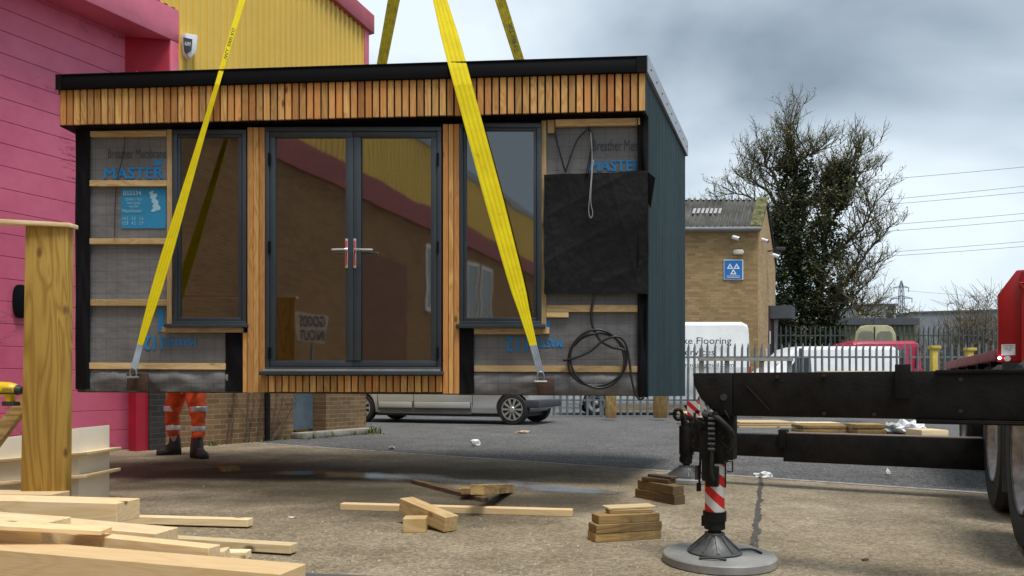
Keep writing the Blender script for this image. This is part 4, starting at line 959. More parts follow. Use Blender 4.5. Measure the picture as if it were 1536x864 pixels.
# silver van under the cabin
q = G(768, 637.5); yaw = R(160)
fd = Vector((-math.cos(R(20)), math.sin(R(20)), 0))     # towards the front of the van
def veh(name, label, cat, rear_pt, L, rear_off, ang):
    """local +x runs from the nose to the tail; ang = direction of +x"""
    dx = Vector((math.cos(ang), math.sin(ang), 0)); loc = Vector(rear_pt)-dx*rear_off
    return thing(name, label, cat, (loc.x, loc.y, 0), None, ang)
WB = 3.85; ang = R(-20); wr = .345; wd = 1.86
dx = Vector((math.cos(ang), math.sin(ang), 0)); dy = Vector((-math.sin(ang), math.cos(ang), 0))
nearw = q+dy*(wd/2)
sv = veh('parked_van', 'silver grey van with ten spoke hubcaps, its lower half showing beneath the raised cabin', 'van', nearw, 5.0, .95+WB, ang)
stn = [(0, .42, .70, .95, .62, .55), (.10, .30, .85, 1.05, .80, .70), (.5, .26, .98, 1.14, .92, .82), (1.15, .25, 1.05, 1.22, .93, .84), (1.75, .25, 1.08, 1.72, .93, .78), (2.3, .25, 1.08, 1.88, .93, .76), (4.6, .25, 1.08, 1.90, .93, .76), (5.12, .28, 1.08, 1.84, .90, .74), (5.22, .36, 1.05, 1.55, .84, .72)]
loft_vehicle(sv, 5.2, stn, M_silver, (.95, .95+WB), wr, wd); van_wheels(sv, (.95, .95+WB), wr, wd, 'spokes')
lpart(sv, 'side_moulding', mat('grey_moulding', (.09, .09, .10), .5), lambda mb: [mb.box(1.42, -.955, .30, 2.35, -.93, .50), mb.box(2.37, -.955, .30, 3.82, -.93, .50), mb.box(1.42, -.95, .22, 3.82, -.90, .262)], bevel=.01)
lpart(sv, 'side_panel_trim', M_silver, lambda mb: [mb.box(1.45, -.972, .36, 2.33, -.95, .50), mb.box(2.39, -.972, .36, 3.80, -.95, .50)], bevel=.012)
lpart(sv, 'underbody', M_text, lambda mb: mb.box(.4, -.80, .17, 5.0, .80, .30))
for sx_ in (1.405, 2.36, 3.85): lpart(sv, 'door_seam', M_text, lambda mb: mb.box(sx_-.005, -.936, .40, sx_+.005, -.925, 1.04))
lpart(sv, 'sill_shadow_gap', M_text, lambda mb: mb.box(1.42, -.934, .50, 3.8, -.928, .508))
lpart(sv, 'rear_bumper', mat('dark_bumper', (.05, .055, .065), .5), lambda mb: [mb.box(4.98, -.90, .38, 5.42, .90, .56)], bevel=.03)
lpart(sv, 'side_window', M_carglass, lambda mb: [mb.quad((2.0, -.925, 1.16), (4.7, -.925, 1.16), (4.6, -.815, 1.74), (2.25, -.815, 1.74))])
lpart(sv, 'windscreen', M_carglass, lambda mb: [mb.quad((1.25, -.75, 1.26), (1.25, .75, 1.26), (1.8, .68, 1.76), (1.8, -.68, 1.76))])
lpart(sv, 'tail_lamp', M_red, lambda mb: [mb.box(5.05, -.925, .75, 5.2, -.87, 1.3)], bevel=.01)
# vans behind the fence
def van(name, label, D, x0, x1, roof_y, noseleft, M_body, kind='panel', wr=.36, glasscol=None):
    p0, p1 = P(x0, 580, D), P(x1, 580, D); L = p1.x-p0.x; H = EYE+(HY-roof_y)/F_PX*D
    r = thing(name, label, 'van', (p0.x if noseleft else p1.x, D+1.0, 0), None, 0 if noseleft else math.pi)
    w = 2.0; hb_ = 1.0; hr = .84
    zm = 1.15 if H < 2.4 else 1.35
    k = L/5.4
    stn = [(0, .35, .75, .98, .75, .65), (.12*k, .3, .95, 1.12, .92, .75), (.75*k, .3, zm, zm+.14, .98, .86), (1.1*k, .3, zm+.05, zm+.35, 1.0, .86), (1.75*k, .3, zm+.08, H-.06, 1.0, .84), (2.2*k, .3, zm+.08, H-.02, 1.0, .86), (L-.2, .3, zm+.08, H-.02, 1.0, .87), (L-.03, .34, zm+.08, H-.10, .98, .84), (L, .4, zm, H-.3, .95, .82)]
    ws = (.95*k, L-1.15*k)
    loft_vehicle(r, L, stn, M_body, ws, wr, 2.0); van_wheels(r, ws, wr, 2.0, 'steel')
    s = -1 if noseleft else 1
    def win(mb):
        mb.quad((1.35*k, s*(1.0+.006), zm+.10), (2.25*k, s*(1.0+.006), zm+.10), (2.25*k, s*.925, H-.38), (1.80*k, s*.925, H-.38))
    lpart(r, 'side_window', M_carglass, win)
    lpart(r, 'windscreen', M_carglass, lambda mb: mb.quad((1.08*k, -.8, zm+.32), (1.08*k, .8, zm+.32), (1.68*k, .74, H-.16), (1.68*k, -.74, H-.16)))
    lpart(r, 'tail_lamp', M_red, lambda mb: mb.box(L-.09, s*.97-.03, 1.0, L+.01, s*.97+.03, 1.45), bevel=.01)
    return r, L, H, s
vanA, LA, HA, sA_ = van('lettered_van', 'tall white van lettered Flooring Services behind the steel fence', 21.9, 845, 1126, 480, True, M_white)
vface = lambda x, y: P(x, y, 21.9-.025)
for body, bx in (('Stoke Flooring', (1003, 506, 1097, 519)), ('Services', (1020, 523, 1072, 533)), ('stokeflooring@gmail.com', (985, 544, 1101, 552))):
    org = vanA.location
    ob = text_mesh(body, lambda s, t, bx=bx: vface(bx[0]+(bx[2]-bx[0])*s, bx[3]-(bx[3]-bx[1])*t), 'lettering', M_text, vanA, bold=.012)
vanB, LB, HB, _ = van('small_white_van', 'plain white van with glazed cab facing left behind the middle of the steel fence', 22.4, 1120, 1354, 517, True, M_white)
vanC, *_ = van('red_van', 'red van parked behind the plain white van', 25.4, 1235, 1384, 509, True, mat('dull_magenta_red', (.36, .02, .06), .4))
M_cream = mat('algae_cream_paint', (.42, .42, .26), .5, 0, .15, 3, dirt=(.22, .25, .10))
# cream camper seen from behind
cr_ = thing('cream_camper', 'grubby cream camper van with two rear windows seen above the red van', 'camper van', (*P(1312, 580, 28).xy, 0))
mb = MB(); D = 28
pl = [(1281, 600), (1281, 510), (1284, 497), (1290, 489), (1300, 487.5), (1330, 487.5), (1338, 490), (1343, 500), (1345, 515), (1345, 600)]
mb.prism([P(x, y, D) for x, y in pl], (1.8, 3.6, 0)); mb.build('body', M_cream, cr_, bevel=.06)
for x0, x1 in ((1286, 1311), (1314, 1339)):
    mb = MB(); mb.prism([P(x, y, D-.005) for x, y in ((x0, 513), (x0+2, 500), (x0+6, 497), (x1-4, 497), (x1-1, 500), (x1, 513))], (0, -.015, 0)); mb.build('rear_window', mat('dull_glass', (.20, .22, .16), .4), cr_)
mb = MB(); mb.tube([P(1312, 520, D-.02), P(1312, 490, D-.02)], .02, 6); mb.build('door_seam', M_text, cr_)
# pale pickup at the right behind the fence
pk, *_ = van('yellowish_car', 'pale yellow van with dark rear end parked behind the fence beside the yellow posts', 25, 1372, 1420, 512, True, M_cream)
# ------------------------------------------------------------------ palisade fences
M_galv = mat('galvanised_steel', (.20, .225, .24), .55, .4, .18, 3)
M_galvd = mat('weathered_galvanised', (.085, .10, .10), .65, .3, .2, 3)
def palisade(label, pa, pb, h, m, pitch=.175, seed=0, base_z=0):
    r = thing('palisade_fence', label, 'fence', ((pa.x+pb.x)/2, (pa.y+pb.y)/2, base_z)); d = (pb-pa); Lf = d.length; d.normalize(); nn = Vector((d.y, -d.x, 0))
    if nn.y > 0: nn = -nn
    mb = MB(); n_ = int(Lf/pitch); rnd = random.Random(seed)
    for i in range(n_):
        c = pa+d*(i+.5)*pitch; w = .034; hh = h+rnd.uniform(-.012, .012); lean = rnd.uniform(-.006, .006)
        c = Vector((c.x, c.y, base_z))
        top = c+d*lean*3
        for a0, a1, o0, o1 in ((-w, -w*.4, 0, .022), (-w*.4, w*.4, .022, .022), (w*.4, w, .022, 0)):
            mb.box8([c+d*a0+nn*o0+Zv*.05, c+d*a1+nn*o1+Zv*.05, c+d*a1+nn*(o1-.004)+Zv*.05, c+d*a0+nn*(o0-.004)+Zv*.05, top+d*a0*.95+nn*o0+Zv*(hh-.14), top+d*a1*.95+nn*o1+Zv*(hh-.14), top+d*a1*.95+nn*(o1-.004)+Zv*(hh-.14), top+d*a0*.95+nn*(o0-.004)+Zv*(hh-.14)])
        mb.prism([top-d*w*.95+Zv*(hh-.14)+nn*.018, top+d*w*.95+Zv*(hh-.14)+nn*.018, top+d*w*.5+Zv*(hh-.05)+nn*.018, top+Zv*hh+nn*.018, top-d*w*.5+Zv*(hh-.05)+nn*.018], nn*.004)
    mb.build('pales', m, r)
    for zz in (.45, h-.42):
        mb = MB(); a = Vector((pa.x, pa.y, base_z))+Zv*zz-nn*.006; b = Vector((pb.x, pb.y, base_z))+Zv*zz-nn*.006; mb.box8([a, b, b-nn*.04, a-nn*.04]+[x+Zv*.05 for x in (a, b, b-nn*.04, a-nn*.04)]); mb.build('rail', m, r)
    k = 0
    while k*2.75 < Lf:
        mb = MB(); c = pa+d*k*2.75-nn*.05; c.z = base_z; mb.box8([c-d*.05+nn*0, c+d*.05, c+d*.05-nn*.06, c-d*.05-nn*.06]+[x+Zv*(h-.15) for x in (c-d*.05, c+d*.05, c+d*.05-nn*.06, c-d*.05-nn*.06)]); mb.build('post', m, r); k += 1
    return r
palisade('grey galvanised palisade fence across the yard in front of the parked vans', Vector((-3.0, 20.6, 0)), Vector((19.5, 20.2, 0)), 2.06, M_galv, .185, 1)
palisade('taller dark weathered palisade fence far behind the vans and below the tree', Vector((10.2, 30, 0)), Vector((29, 30, 0)), 3.32, M_galvd, .2, 2)
# ------------------------------------------------------------------ brick MOT building
mot = thing('brick_workshop', 'buff brick workshop with corrugated roof behind the lettered van', 'building', (*P(1060, 580, 27).xy, 0))
DB = 27.0; cx0 = P(1137, 580, DB).x; ze = EYE+(HY-342)/F_PX*DB; lft = P(900, 580, DB).x; dpt = 7.0
sdv = Vector((.57, 1, 0)).normalized()   # right flank direction
M_brickM = brick('buff_brick', (.27, .175, .078), (.40, .28, .135), (.25, .20, .13), .225*1.25, .075*1.25, dirt=(.20, .13, .07), dk=.5)
M_brickM2 = brick('buff_brick_flank', (.42, .29, .15), (.52, .38, .21), (.4, .33, .24), .225*1.25, .075*1.25, dirt=(.2, .13, .07), dk=.4, ux=tuple(sdv))
mb = MB(); mb.box(lft, DB, 0, cx0, DB+.3, ze); mb.build('front_wall', M_brickM, mot)
ridge = ze+1.35; A0 = Vector((cx0, DB, 0)); A1 = A0+sdv*3.2
kx = lambda q: HX+q.x/q.y*F_PX
mb = MB(); mid = A0+sdv*1.05*1.35
poly = [A0+sdv*.301, A0+sdv*3.4, A0+sdv*3.4+Zv*(ze-.9), A0+sdv*1.45+Zv*(ridge-.12), A0+sdv*.301+Zv*(ze+.12)]; mb.prism(poly, Vector((-.3, 0, 0))); mb.build('flank_wall', M_brickM2, mot)
# corrugated roof
def corr(mb, x0, x1, n):
    for i in range(n*6):
        s0, s1 = i/(n*6), (i+1)/(n*6); X0 = x0+(x1-x0)*s0; X1 = x0+(x1-x0)*s1
        z0 = .075*math.sin(2*math.pi*s0*n); z1 = .075*math.sin(2*math.pi*s1*n)
        o_ = sdv*1.45; sh = .372
        mb.quad(Vector((X0, DB-.18, ze-.02+z0)), Vector((X1, DB-.18, ze-.02+z1)), Vector((X1+o_.x, DB+o_.y, ridge+z1)), Vector((X0+o_.x, DB+o_.y, ridge+z0)))
M_corr = mat('weathered_asbestos', (.10, .098, .09), .9, 0, .4, 1.6, .3, 20, dirt=(.05, .05, .045))
mb = MB(); corr(mb, lft-.3, cx0-.35, 26); mb.build('corrugated_roof', M_corr, mot, smooth=2)
mb = MB(); a_ = P(1031, 322, DB-.1).x; b_ = P(1077, 322, DB-.1).x
for i in range(7):
    X0 = a_+(b_-a_)*i/7; X1 = a_+(b_-a_)*(i+.6)/7
    t0, t1 = .42, .60; dz = ridge-ze+.02
    q = lambda X, t: Vector((X+sdv.x*1.45*t, DB-.18+(sdv.y*1.45+.18)*t, ze-.02+dz*t+.085)); mb.quad(q(X0, t0), q(X1, t0), q(X1, t1), q(X0, t1))
mb.build('rooflight', mat('dull_rooflight', (.34, .35, .35), .6), mot)
mb = MB(); o_ = sdv*1.45
f = [Vector((cx0-.35, DB-.2, ze+.0)), Vector((cx0+.08, DB-.2, ze+.0)), Vector((cx0+.08+o_.x, DB+o_.y, ridge+.03)), Vector((cx0-.35+o_.x, DB+o_.y, ridge+.03))]; mb.box8(f+[q+Zv*.07 for q in f]); mb.build('mossy_verge', mat('moss_tile', (.12, .12, .045), .95, 0, .5, 5, .4, 30), mot)
mb = MB(); b0 = [Vector((cx0+o_.x, DB+o_.y, ridge)), Vector((lft+o_.x, DB+o_.y, ridge))]
b1_ = [A0+sdv*3.5+Zv*(ze-.95), Vector((lft, (A0+sdv*3.5).y, ze-.95))]; mb.quad(b0[0], b0[1], b1_[1], b1_[0]); mb.build('rear_roof', M_corr, mot)
mb = MB(); mb.tube([Vector((lft, DB-.26, ze-.10)), Vector((cx0+.02, DB-.26, ze-.08))], .075, 10); mb.box(lft, DB-.2, ze-.16, cx0, DB-.005, ze-.03); mb.build('gutter', mat('grey_gutter', (.22, .22, .23), .5), mot)
mb = MB(); f = [A0+Zv*(ze-.1)+Vector((.03, -.1, 0)), A0+sdv*1.5+Zv*(ridge-.08)+Vector((.03, 0, 0))]; f2 = A0+sdv*3.45+Zv*(ze-.85)+Vector((.03, 0, 0)); mb.tube([f[0], f[1], f2], .05, 6); mb.build('bargeboard', M_text, mot)
# workshop door opening on the flank, sign, canopy, lamps
fl_ = lambda t, z, off=0: A0+sdv*t+Zv*z+Vector((1, -.57, 0)).normalized()*off
mb = MB(); f = [fl_(1.95, 0, .01), fl_(3.2, 0, .01), fl_(3.2, 4.0, .01), fl_(1.95, 4.0, .01)]; mb.box8(f+[q+Vector((.02, -.01, 0)) for q in f]); mb.build('shutter', mat('dark_red_shutter', (.07, .03, .03), .6), mot)
mb = MB(); f = [fl_(2.1, 3.5, .04), fl_(3.0, 3.5, .04), fl_(3.0, 4.0, .04), fl_(2.1, 4.0, .04)]; mb.box8(f+[q+Vector((.75, -.2, 0)) for q in f]); mb.build('door_canopy', mat('slate_canopy', (.07, .08, .09), .5), mot)
mb = MB(); f = [fl_(2.75, 0, .06), fl_(2.9, 0, .06), fl_(2.9, 3.5, .06), fl_(2.75, 3.5, .06)]; mb.box8(f+[q+Vector((.12, -.05, 0)) for q in f]); mb.build('steel_post', M_steel, mot)
mb = MB(); f = [fl_(1.3, 0, .02), fl_(1.75, 0, .02), fl_(1.75, 2.3, .02), fl_(1.3, 2.3, .02)]; mb.box8(f+[q+Vector((.03, -.01, 0)) for q in f]); mb.build('white_door', M_white, mot)
mb = MB(); f = [fl_(1.9, 2.5, .05), fl_(1.98, 2.5, .05), fl_(1.98, 3.0, .05), fl_(1.9, 3.0, .05)]; mb.box8(f+[q+Vector((.03, -.01, 0)) for q in f]); mb.build('notice', M_white, mot)
msg = thing('garage_sign', 'square blue sign with three white triangles on the buff brick wall', 'sign', P(1099, 420, DB-.03))
mb = MB(); c4 = [P(x, y, DB-.02) for x, y in ((1085.5, 419.5), (1114.5, 419.5), (1114.5, 389.5), (1085.5, 389.5))]; mb.prism(c4, (0, -.03, 0)); mb.build('border', M_white, msg)
mb = MB(); c4 = [P(x, y, DB-.052) for x, y in ((1086.6, 418.4), (1113.4, 418.4), (1113.4, 390.6), (1086.6, 390.6))]; mb.prism(c4, (0, -.008, 0)); mb.build('blue_panel', mat('sign_blue', (.01, .16, .50), .4, 0, .03), msg)
def tri(mb, cx, cy, r, r2, D):
    o = [P(cx+r*math.sin(a), cy-r*math.cos(a), D) for a in (0, R(120), R(240))]; i_ = [P(cx+r2*math.sin(a), cy-r2*math.cos(a), D) for a in (0, R(120), R(240))]
    for k in range(3): mb.quad(o[k], o[(k+1) % 3], i_[(k+1) % 3], i_[k])
mb = MB(); [tri(mb, a, b, 5.6, 2.4, DB-.066) for a, b in ((1095, 400.5), (1105, 400.5), (1100, 408.8))]
for y in (414.3, 416.4): mb.quad(P(1090, y, DB-.066), P(1110, y, DB-.066), P(1110, y-.7, DB-.066), P(1090, y-.7, DB-.066))
mb.build('triangle_emblem', M_white, msg)
for x, y, lbl, nm in ((1103, 358, 'white camera on the front wall above the blue triangle sign', 'security_camera'), (1146, 362, 'white security camera on the flank of the brick workshop near its corner', 'security_camera'), (1163, 385, 'small white camera high on the flank of the brick workshop beside the dark lamp', 'security_camera')):
    c = P(x, y, DB-.2 if x < 1130 else DB+.6); r = thing(nm, lbl, 'camera', c, 'cameras on the brick workshop')
    mb = MB(); mb.tube([c+Vector((-.10, 0, .07)), c+Vector((.1, -.12, -.03))], .07, 12); mb.build('housing', M_white, r, smooth=True)
    mb = MB(); mb.tube([c+Vector((.1, -.12, -.031)), c+Vector((.108, -.13, -.035))], .05, 12); mb.build('lens', M_text, r)
    mb = MB(); mb.tube([c+Vector((-.05, 0, .05)), c+Vector((-.08, .28, .10))], .02, 8); mb.build('bracket', M_white, r)
mb = MB(); mb.prism([P(1100, 382, DB-.03), P(1113, 382, DB-.03), P(1115, 379, DB-.03), P(1113, 375, DB-.03), P(1100, 375, DB-.03), P(1098, 379, DB-.03)], (0, -.12, 0)); tag(mb.build('bulkhead_light', mat('lamp_cream', (.65, .6, .5), .4), bevel=.02), 'cream bulkhead lamp just above the blue triangle sign', 'lamp')
c = P(1163, 377, DB+1.4); mb = MB(); mb.box(c.x-.12, c.y-.4, c.z-.04, c.x+.25, c.y-.1, c.z+.10); mb.tube([c+Vector((-.1, -.2, 0)), c+Vector((-.3, 0, 0))], .03, 6); tag(mb.build('floodlight', M_text, bevel=.02), 'black floodlight on the flank of the brick workshop', 'lamp')
# ------------------------------------------------------------------ the ivy tree
M_bark = mat('grey_bark', (.075, .062, .045), .9, 0, .3, 5, .3, 30)
M_twig = mat('mossy_twigs', (.085, .075, .038), .9, 0, .3, 4)
def leafmat(name, c1, c2):
    m, nt, p = base(name, .55, 0, .4); g = N(nt, 'ShaderNodeNewGeometry')
    col = ramp(nt, g.outputs['Random Per Island'], 0, 1, c1, c2); nt.links.new(col, p.inputs['Base Color']); return m
M_ivy = leafmat('ivy_leaves', (.014, .026, .009), (.055, .070, .020))
M_bud = leafmat('yellow_green_buds', (.14, .14, .03), (.26, .25, .07))
DT = 33.0
tree = thing('ivy_tree', 'tall bare tree with dark ivy covered stems behind the brick workshop', 'tree', (*P(1212, 580, DT).xy, 0))
tw = MB(); tr_ = MB(); leaf = MB(); bud = MB(); rt = random.Random(11)
def T(x, y, dd=0): return P(x, y, DT+dd)
limbs = [([(1212, 606, 0), (1208, 520, .2), (1200, 430, 0), (1195, 330, .1), (1190, 260, 0), (1187, 225, 0), (1182, 192, .2)], .32, .02),
         ([(1215, 606, .2), (1225, 500, -.2), (1232, 400, -.4), (1245, 310, -.4), (1255, 275, -.2), (1260, 255, 0)], .28, .02),
         ([(1215, 590, .2), (1235, 500, -.6), (1262, 440, -1.0), (1290, 395, -1.0), (1314, 360, -.6), (1322, 335, -.5)], .16, .012),
         ([(1215, 540, 0), (1255, 470, .5), (1285, 440, .8), (1312, 415, 1)], .12, .01),
         ([(1200, 430, 0), (1170, 360, -.5), (1130, 300, -.8), (1100, 290, -1)], .13, .012),
         ([(1197, 380, 0), (1160, 300, .6), (1134, 275, .8), (1118, 270, .8)], .11, .012),
         ([(1193, 320, 0), (1160, 260, -.4), (1150, 252, -.6), (1146, 246, -.6)], .10, .012),
         ([(1190, 280, 0), (1205, 230, -.5), (1214, 235, -.7), (1218, 228, -.7)], .09, .01),
         ([(1240, 340, -.4), (1275, 290, .5), (1290, 262, .6), (1292, 258, .6)], .10, .01),
         ([(1232, 400, -.4), (1275, 360, -1.2), (1300, 335, -1.6), (1306, 310, -1.6)], .10, .01),
         ([(1222, 470, -.2), (1262, 440, -1.6), (1285, 468, -2), (1300, 474, -2)], .08, .01),
         ([(1255, 260, -.2), (1274, 245, -.2), (1286, 235, -.2)], .06, .01),
         ([(1200, 400, 0), (1150, 360, 1.2), (1100, 320, 1.4), (1100, 322, 1.5)], .10, .01)]
def twig(p, d, ln, r, lev):
    n_ = 4; pts = [p]; dd = d.normalized()
    for k in range(n_):
        dd = (dd+Vector((rt.uniform(-.25, .25), rt.uniform(-.25, .25), rt.uniform(-.12, .26)))).normalized(); pts.append(pts[-1]+dd*ln/n_)
    tw.tube(pts, [max(.005, r*(1-.2*k)) for k in range(n_+1)], 4 if lev < 2 else 3, cap=False)
    if lev < 3:
        for k in range(1, n_+1):
            for _ in range(2 if lev < 2 or rt.random() < .45 else 1):
                s = Vector((rt.uniform(-1, 1), rt.uniform(-1, 1), rt.uniform(-.3, 1.0))).normalized()
                twig(pts[k], (dd*.8+s*.9), ln*rt.uniform(.4, .62), r*.55, lev+1)
    elif rt.random() < .16:
        for _ in range(3):
            q = pts[-1]+Vector((rt.gauss(0, .06), rt.gauss(0, .06), rt.gauss(0, .06))); s = .04; a = Vector((rt.uniform(-1, 1), rt.uniform(-1, 1), rt.uniform(-1, 1))).normalized()*s; b = a.orthogonal().normalized()*s
            bud.add([q-a, q+b, q+a, q-b], [(0, 1, 2, 3)])
for pts, r0, r1 in limbs:
    pp = smoothp([T(*q) for q in pts], 5); nP = len(pp)
    pp = [q+Vector((rt.gauss(0, .04), rt.gauss(0, .04), 0)) for q in pp]
    tr_.tube(pp, [r0+(r1-r0)*(i/(nP-1))**.8 for i in range(nP)], 8)
    big = r0 > .2
    for i in range(3 if not big else nP//3, nP):
        f_ = i/(nP-1); d = (pp[min(i+1, nP-1)]-pp[i-1]).normalized()
        for _ in range(2 if big else 1):
            s = Vector((rt.uniform(-1, 1), rt.uniform(-.8, .8), rt.uniform(-.1, .9))).normalized()
            twig(pp[i], d*.6+s, rt.uniform(.9, 1.9)*(1.15-.5*f_), .034*(1.1-.5*f_)+.008, 1)
tr_.build('trunk', M_bark, tree, smooth=2); tw.build('twigs', M_twig, tree, flip=False); bud.build('buds', M_bud, tree, flip=False)
def ivy_leaf(q, s):
    a = Vector((rt.uniform(-1, 1), rt.uniform(-1, 1), rt.uniform(-.6, .6))).normalized()*s; b = a.cross(Vector((rt.uniform(-1, 1), rt.uniform(-1, 1), rt.uniform(-1, 1)))).normalized()*s*.8
    leaf.add([q-a, q+b, q+a, q-b], [(0, 1, 2, 3)])
for pts, rad, nn_, y_hi in ((limbs[0][0], 1.15, 260, 245), (limbs[1][0], .85, 170, 235), (limbs[2][0][:3], .7, 30, 300), ([(1185, 606, -.5), (1182, 520, -.5), (1180, 450, -.5), (1172, 380, -.4), (1168, 320, -.4)], .95, 130, 290), ([(1240, 606, -.5), (1240, 520, -.5), (1238, 430, -.5)], .8, 60, 250), ([(1150, 606, 0), (1155, 540, 0), (1162, 480, 0)], .7, 40, 250)):
    pp = smoothp([T(*q) for q in pts], 8)
    for _ in range(nn_):
        c = pp[rt.randrange(len(pp))]; yy = HY-(c.z-EYE)/c.y*F_PX
        if yy < y_hi: continue
        hfac = min(1, max(.45, (yy-y_hi)/180+.45))
        w = rt.uniform(0, 2*math.pi); rr = rad*hfac*rt.uniform(.15, 1.05)
        c = c+Vector((math.cos(w)*rr, math.sin(w)*rr, rt.uniform(-.4, .4))); cs = rt.uniform(.12, .5)
        for _ in range(int(150*cs+40)):
            ivy_leaf(c+Vector((rt.gauss(0, cs*.55), rt.gauss(0, cs*.55), rt.gauss(0, cs*.6))), rt.uniform(.035, .085))
leaf.build('ivy', M_ivy, tree, flip=False)
# bare brown shrubs beyond the fences
M_brush = leafmat('brown_brush', (.10, .075, .045), (.20, .155, .09))
def brush(label, x, y_top, D, wpx, n_, sd_):
    rb = random.Random(sd_); c = P(x, 580, D); hw = wpx/2/F_PX*D; H = EYE+(HY-y_top)/F_PX*D; mb = MB()
    for _ in range(n_):
        bx = c.x+rb.uniform(-hw, hw)*.9; by = D+rb.uniform(-1, 1)*hw*.5; f_ = 1-((bx-c.x)/hw)**2*.6
        hh = H*f_*rb.uniform(.45, 1.05); p = Vector((bx, by, 0)); pts = [p]; dx_ = rb.uniform(-.22, .22)
        for k in range(1, 5): pts.append(Vector((bx+dx_*hh*k/4+rb.uniform(-.04, .04)*hh, by+rb.uniform(-.05, .05)*hh, hh*k/4)))
        r_ = D/F_PX*.55; mb.tube(pts, [r_*1.4, r_*1.2, r_, r_*.7, r_*.4], 3, cap=False)
        for k in (1, 2, 3, 4):
            for _ in range(3):
                q = pts[k]; e_ = q+Vector((rb.uniform(-.2, .2)*hh, rb.uniform(-.1, .1), rb.uniform(.02, .2)*hh)); mb.tube([q, e_], [r_*.7, r_*.3], 3, cap=False)
    o = mb.build('bare_shrub', M_brush, flip=False); tag(o, label, 'shrub', 'bare shrubs beyond the fences'); return o
brush('bare brown shrub right behind the big tree trunk, between it and the grey office block', 1280, 452, 42, 90, 230, 1)
brush('bare brown shrub mass left of the red headboard beyond the far fence', 1462, 449, 55, 100, 330, 2)
brush('low bare shrub between the pylon foot and the grey warehouse', 1362, 470, 70, 60, 160, 3)
# far buildings, pylon, lines
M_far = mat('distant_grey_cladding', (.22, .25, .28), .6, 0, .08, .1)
def farbox(name, label, D, x0, x1, yt_, depth, m, ytr=None):
    a, b = P(x0, yt_, D), P(x1, ytr or yt_, D); r = thing(name, label, 'building', ((a.x+b.x)/2, D, 0))
    mb = MB(); mb.box8([Vector((a.x, D, 0)), Vector((b.x, D, 0)), Vector((b.x, D+depth, 0)), Vector((a.x, D+depth, 0)), a, b, b+Vector((0, depth, 0)), a+Vector((0, depth, 0))]); mb.build('wall', m, r)
    mb = MB(); mb.box8([a+Vector((-.2, -.2, .0)), b+Vector((.2, -.2, 0)), b+Vector((.2, depth, 0)), a+Vector((-.2, depth, 0)), a+Vector((-.2, -.2, .35)), b+Vector((.2, -.2, .35)), b+Vector((.2, depth, .35)), a+Vector((-.2, depth, .35))]); mb.build('roof', mat('distant_dark_roof', (.08, .09, .10), .6), r); return r
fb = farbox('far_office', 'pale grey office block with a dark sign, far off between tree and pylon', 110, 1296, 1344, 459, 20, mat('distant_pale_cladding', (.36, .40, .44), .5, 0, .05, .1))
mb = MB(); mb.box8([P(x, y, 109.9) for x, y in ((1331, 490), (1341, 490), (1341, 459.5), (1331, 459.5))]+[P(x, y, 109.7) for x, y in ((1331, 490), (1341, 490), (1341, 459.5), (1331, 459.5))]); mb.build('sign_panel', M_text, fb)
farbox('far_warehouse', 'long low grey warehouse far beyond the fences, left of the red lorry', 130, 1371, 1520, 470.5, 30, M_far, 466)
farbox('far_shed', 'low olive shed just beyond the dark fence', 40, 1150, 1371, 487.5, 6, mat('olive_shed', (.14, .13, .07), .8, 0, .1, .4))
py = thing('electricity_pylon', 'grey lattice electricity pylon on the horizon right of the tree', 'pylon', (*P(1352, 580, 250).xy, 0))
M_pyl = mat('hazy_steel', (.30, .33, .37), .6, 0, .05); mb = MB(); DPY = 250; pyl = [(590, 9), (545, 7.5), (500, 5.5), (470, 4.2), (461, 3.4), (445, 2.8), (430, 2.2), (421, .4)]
for sx in (-1, 1):
    for sy in (-1, 1): mb.tube([P(1352+sx*w, y, DPY)+Vector((0, sy*w*.2, 0)) for y, w in pyl], .15, 4)
for (y0, w0), (y1, w1) in zip(pyl, pyl[1:]):
    mb.tube([P(1352-w0, y0, DPY), P(1352+w1, y1, DPY)], .10, 3); mb.tube([P(1352+w0, y0, DPY), P(1352-w1, y1, DPY)], .10, 3); mb.tube([P(1352-w1, y1, DPY), P(1352+w1, y1, DPY)], .10, 3)
mb.build('lattice', M_pyl, py)
for y, w in ((430, 11), (446, 16), (463, 12)):
    mb = MB(); mb.tube([P(1352-w, y+1.5, DPY), P(1352, y-2.5, DPY), P(1352+w, y+1.5, DPY)], .15, 4); mb.tube([P(1352-w, y+1.5, DPY), P(1352+w, y+1.5, DPY)], .15, 4)
    for sx in (-1, 1): mb.tube([P(1352+sx*w, y+1, DPY), P(1352+sx*w, y+8, DPY)], .15, 4)
    mb.build('crossarm', M_pyl, py)
for i, (x0, y0, x1, y1, nm) in enumerate(((1180, 280, 1640, 240, 'topmost'), (1180, 312, 1640, 268, 'second from the top'), (1180, 318, 1640, 278, 'third from the top'), (1180, 348, 1640, 310, 'fourth from the top'), (1180, 357, 1640, 321, 'fourth from the bottom'), (1180, 388, 1640, 353, 'third from the bottom'), (1180, 393, 1640, 361, 'second lowest'), (1358, 436, 1640, 452, 'lowest one'))):
    D0, D1 = (90, 90) if i < 7 else (250, 160)
    pts = []
    for k in range(17):
        t = k/16; sag = 6*4*t*(1-t)*(.35); pts.append(P(x0+(x1-x0)*t, y0+(y1-y0)*t+sag, D0+(D1-D0)*t))
    mb = MB(); mb.tube(pts, .028 if i < 7 else .05, 4); tag(mb.build('power_line', mat('cable_grey', (.12, .13, .14), .6)), 'thin overhead power line crossing the sky right of the tree, '+nm, 'power line', 'overhead power lines')
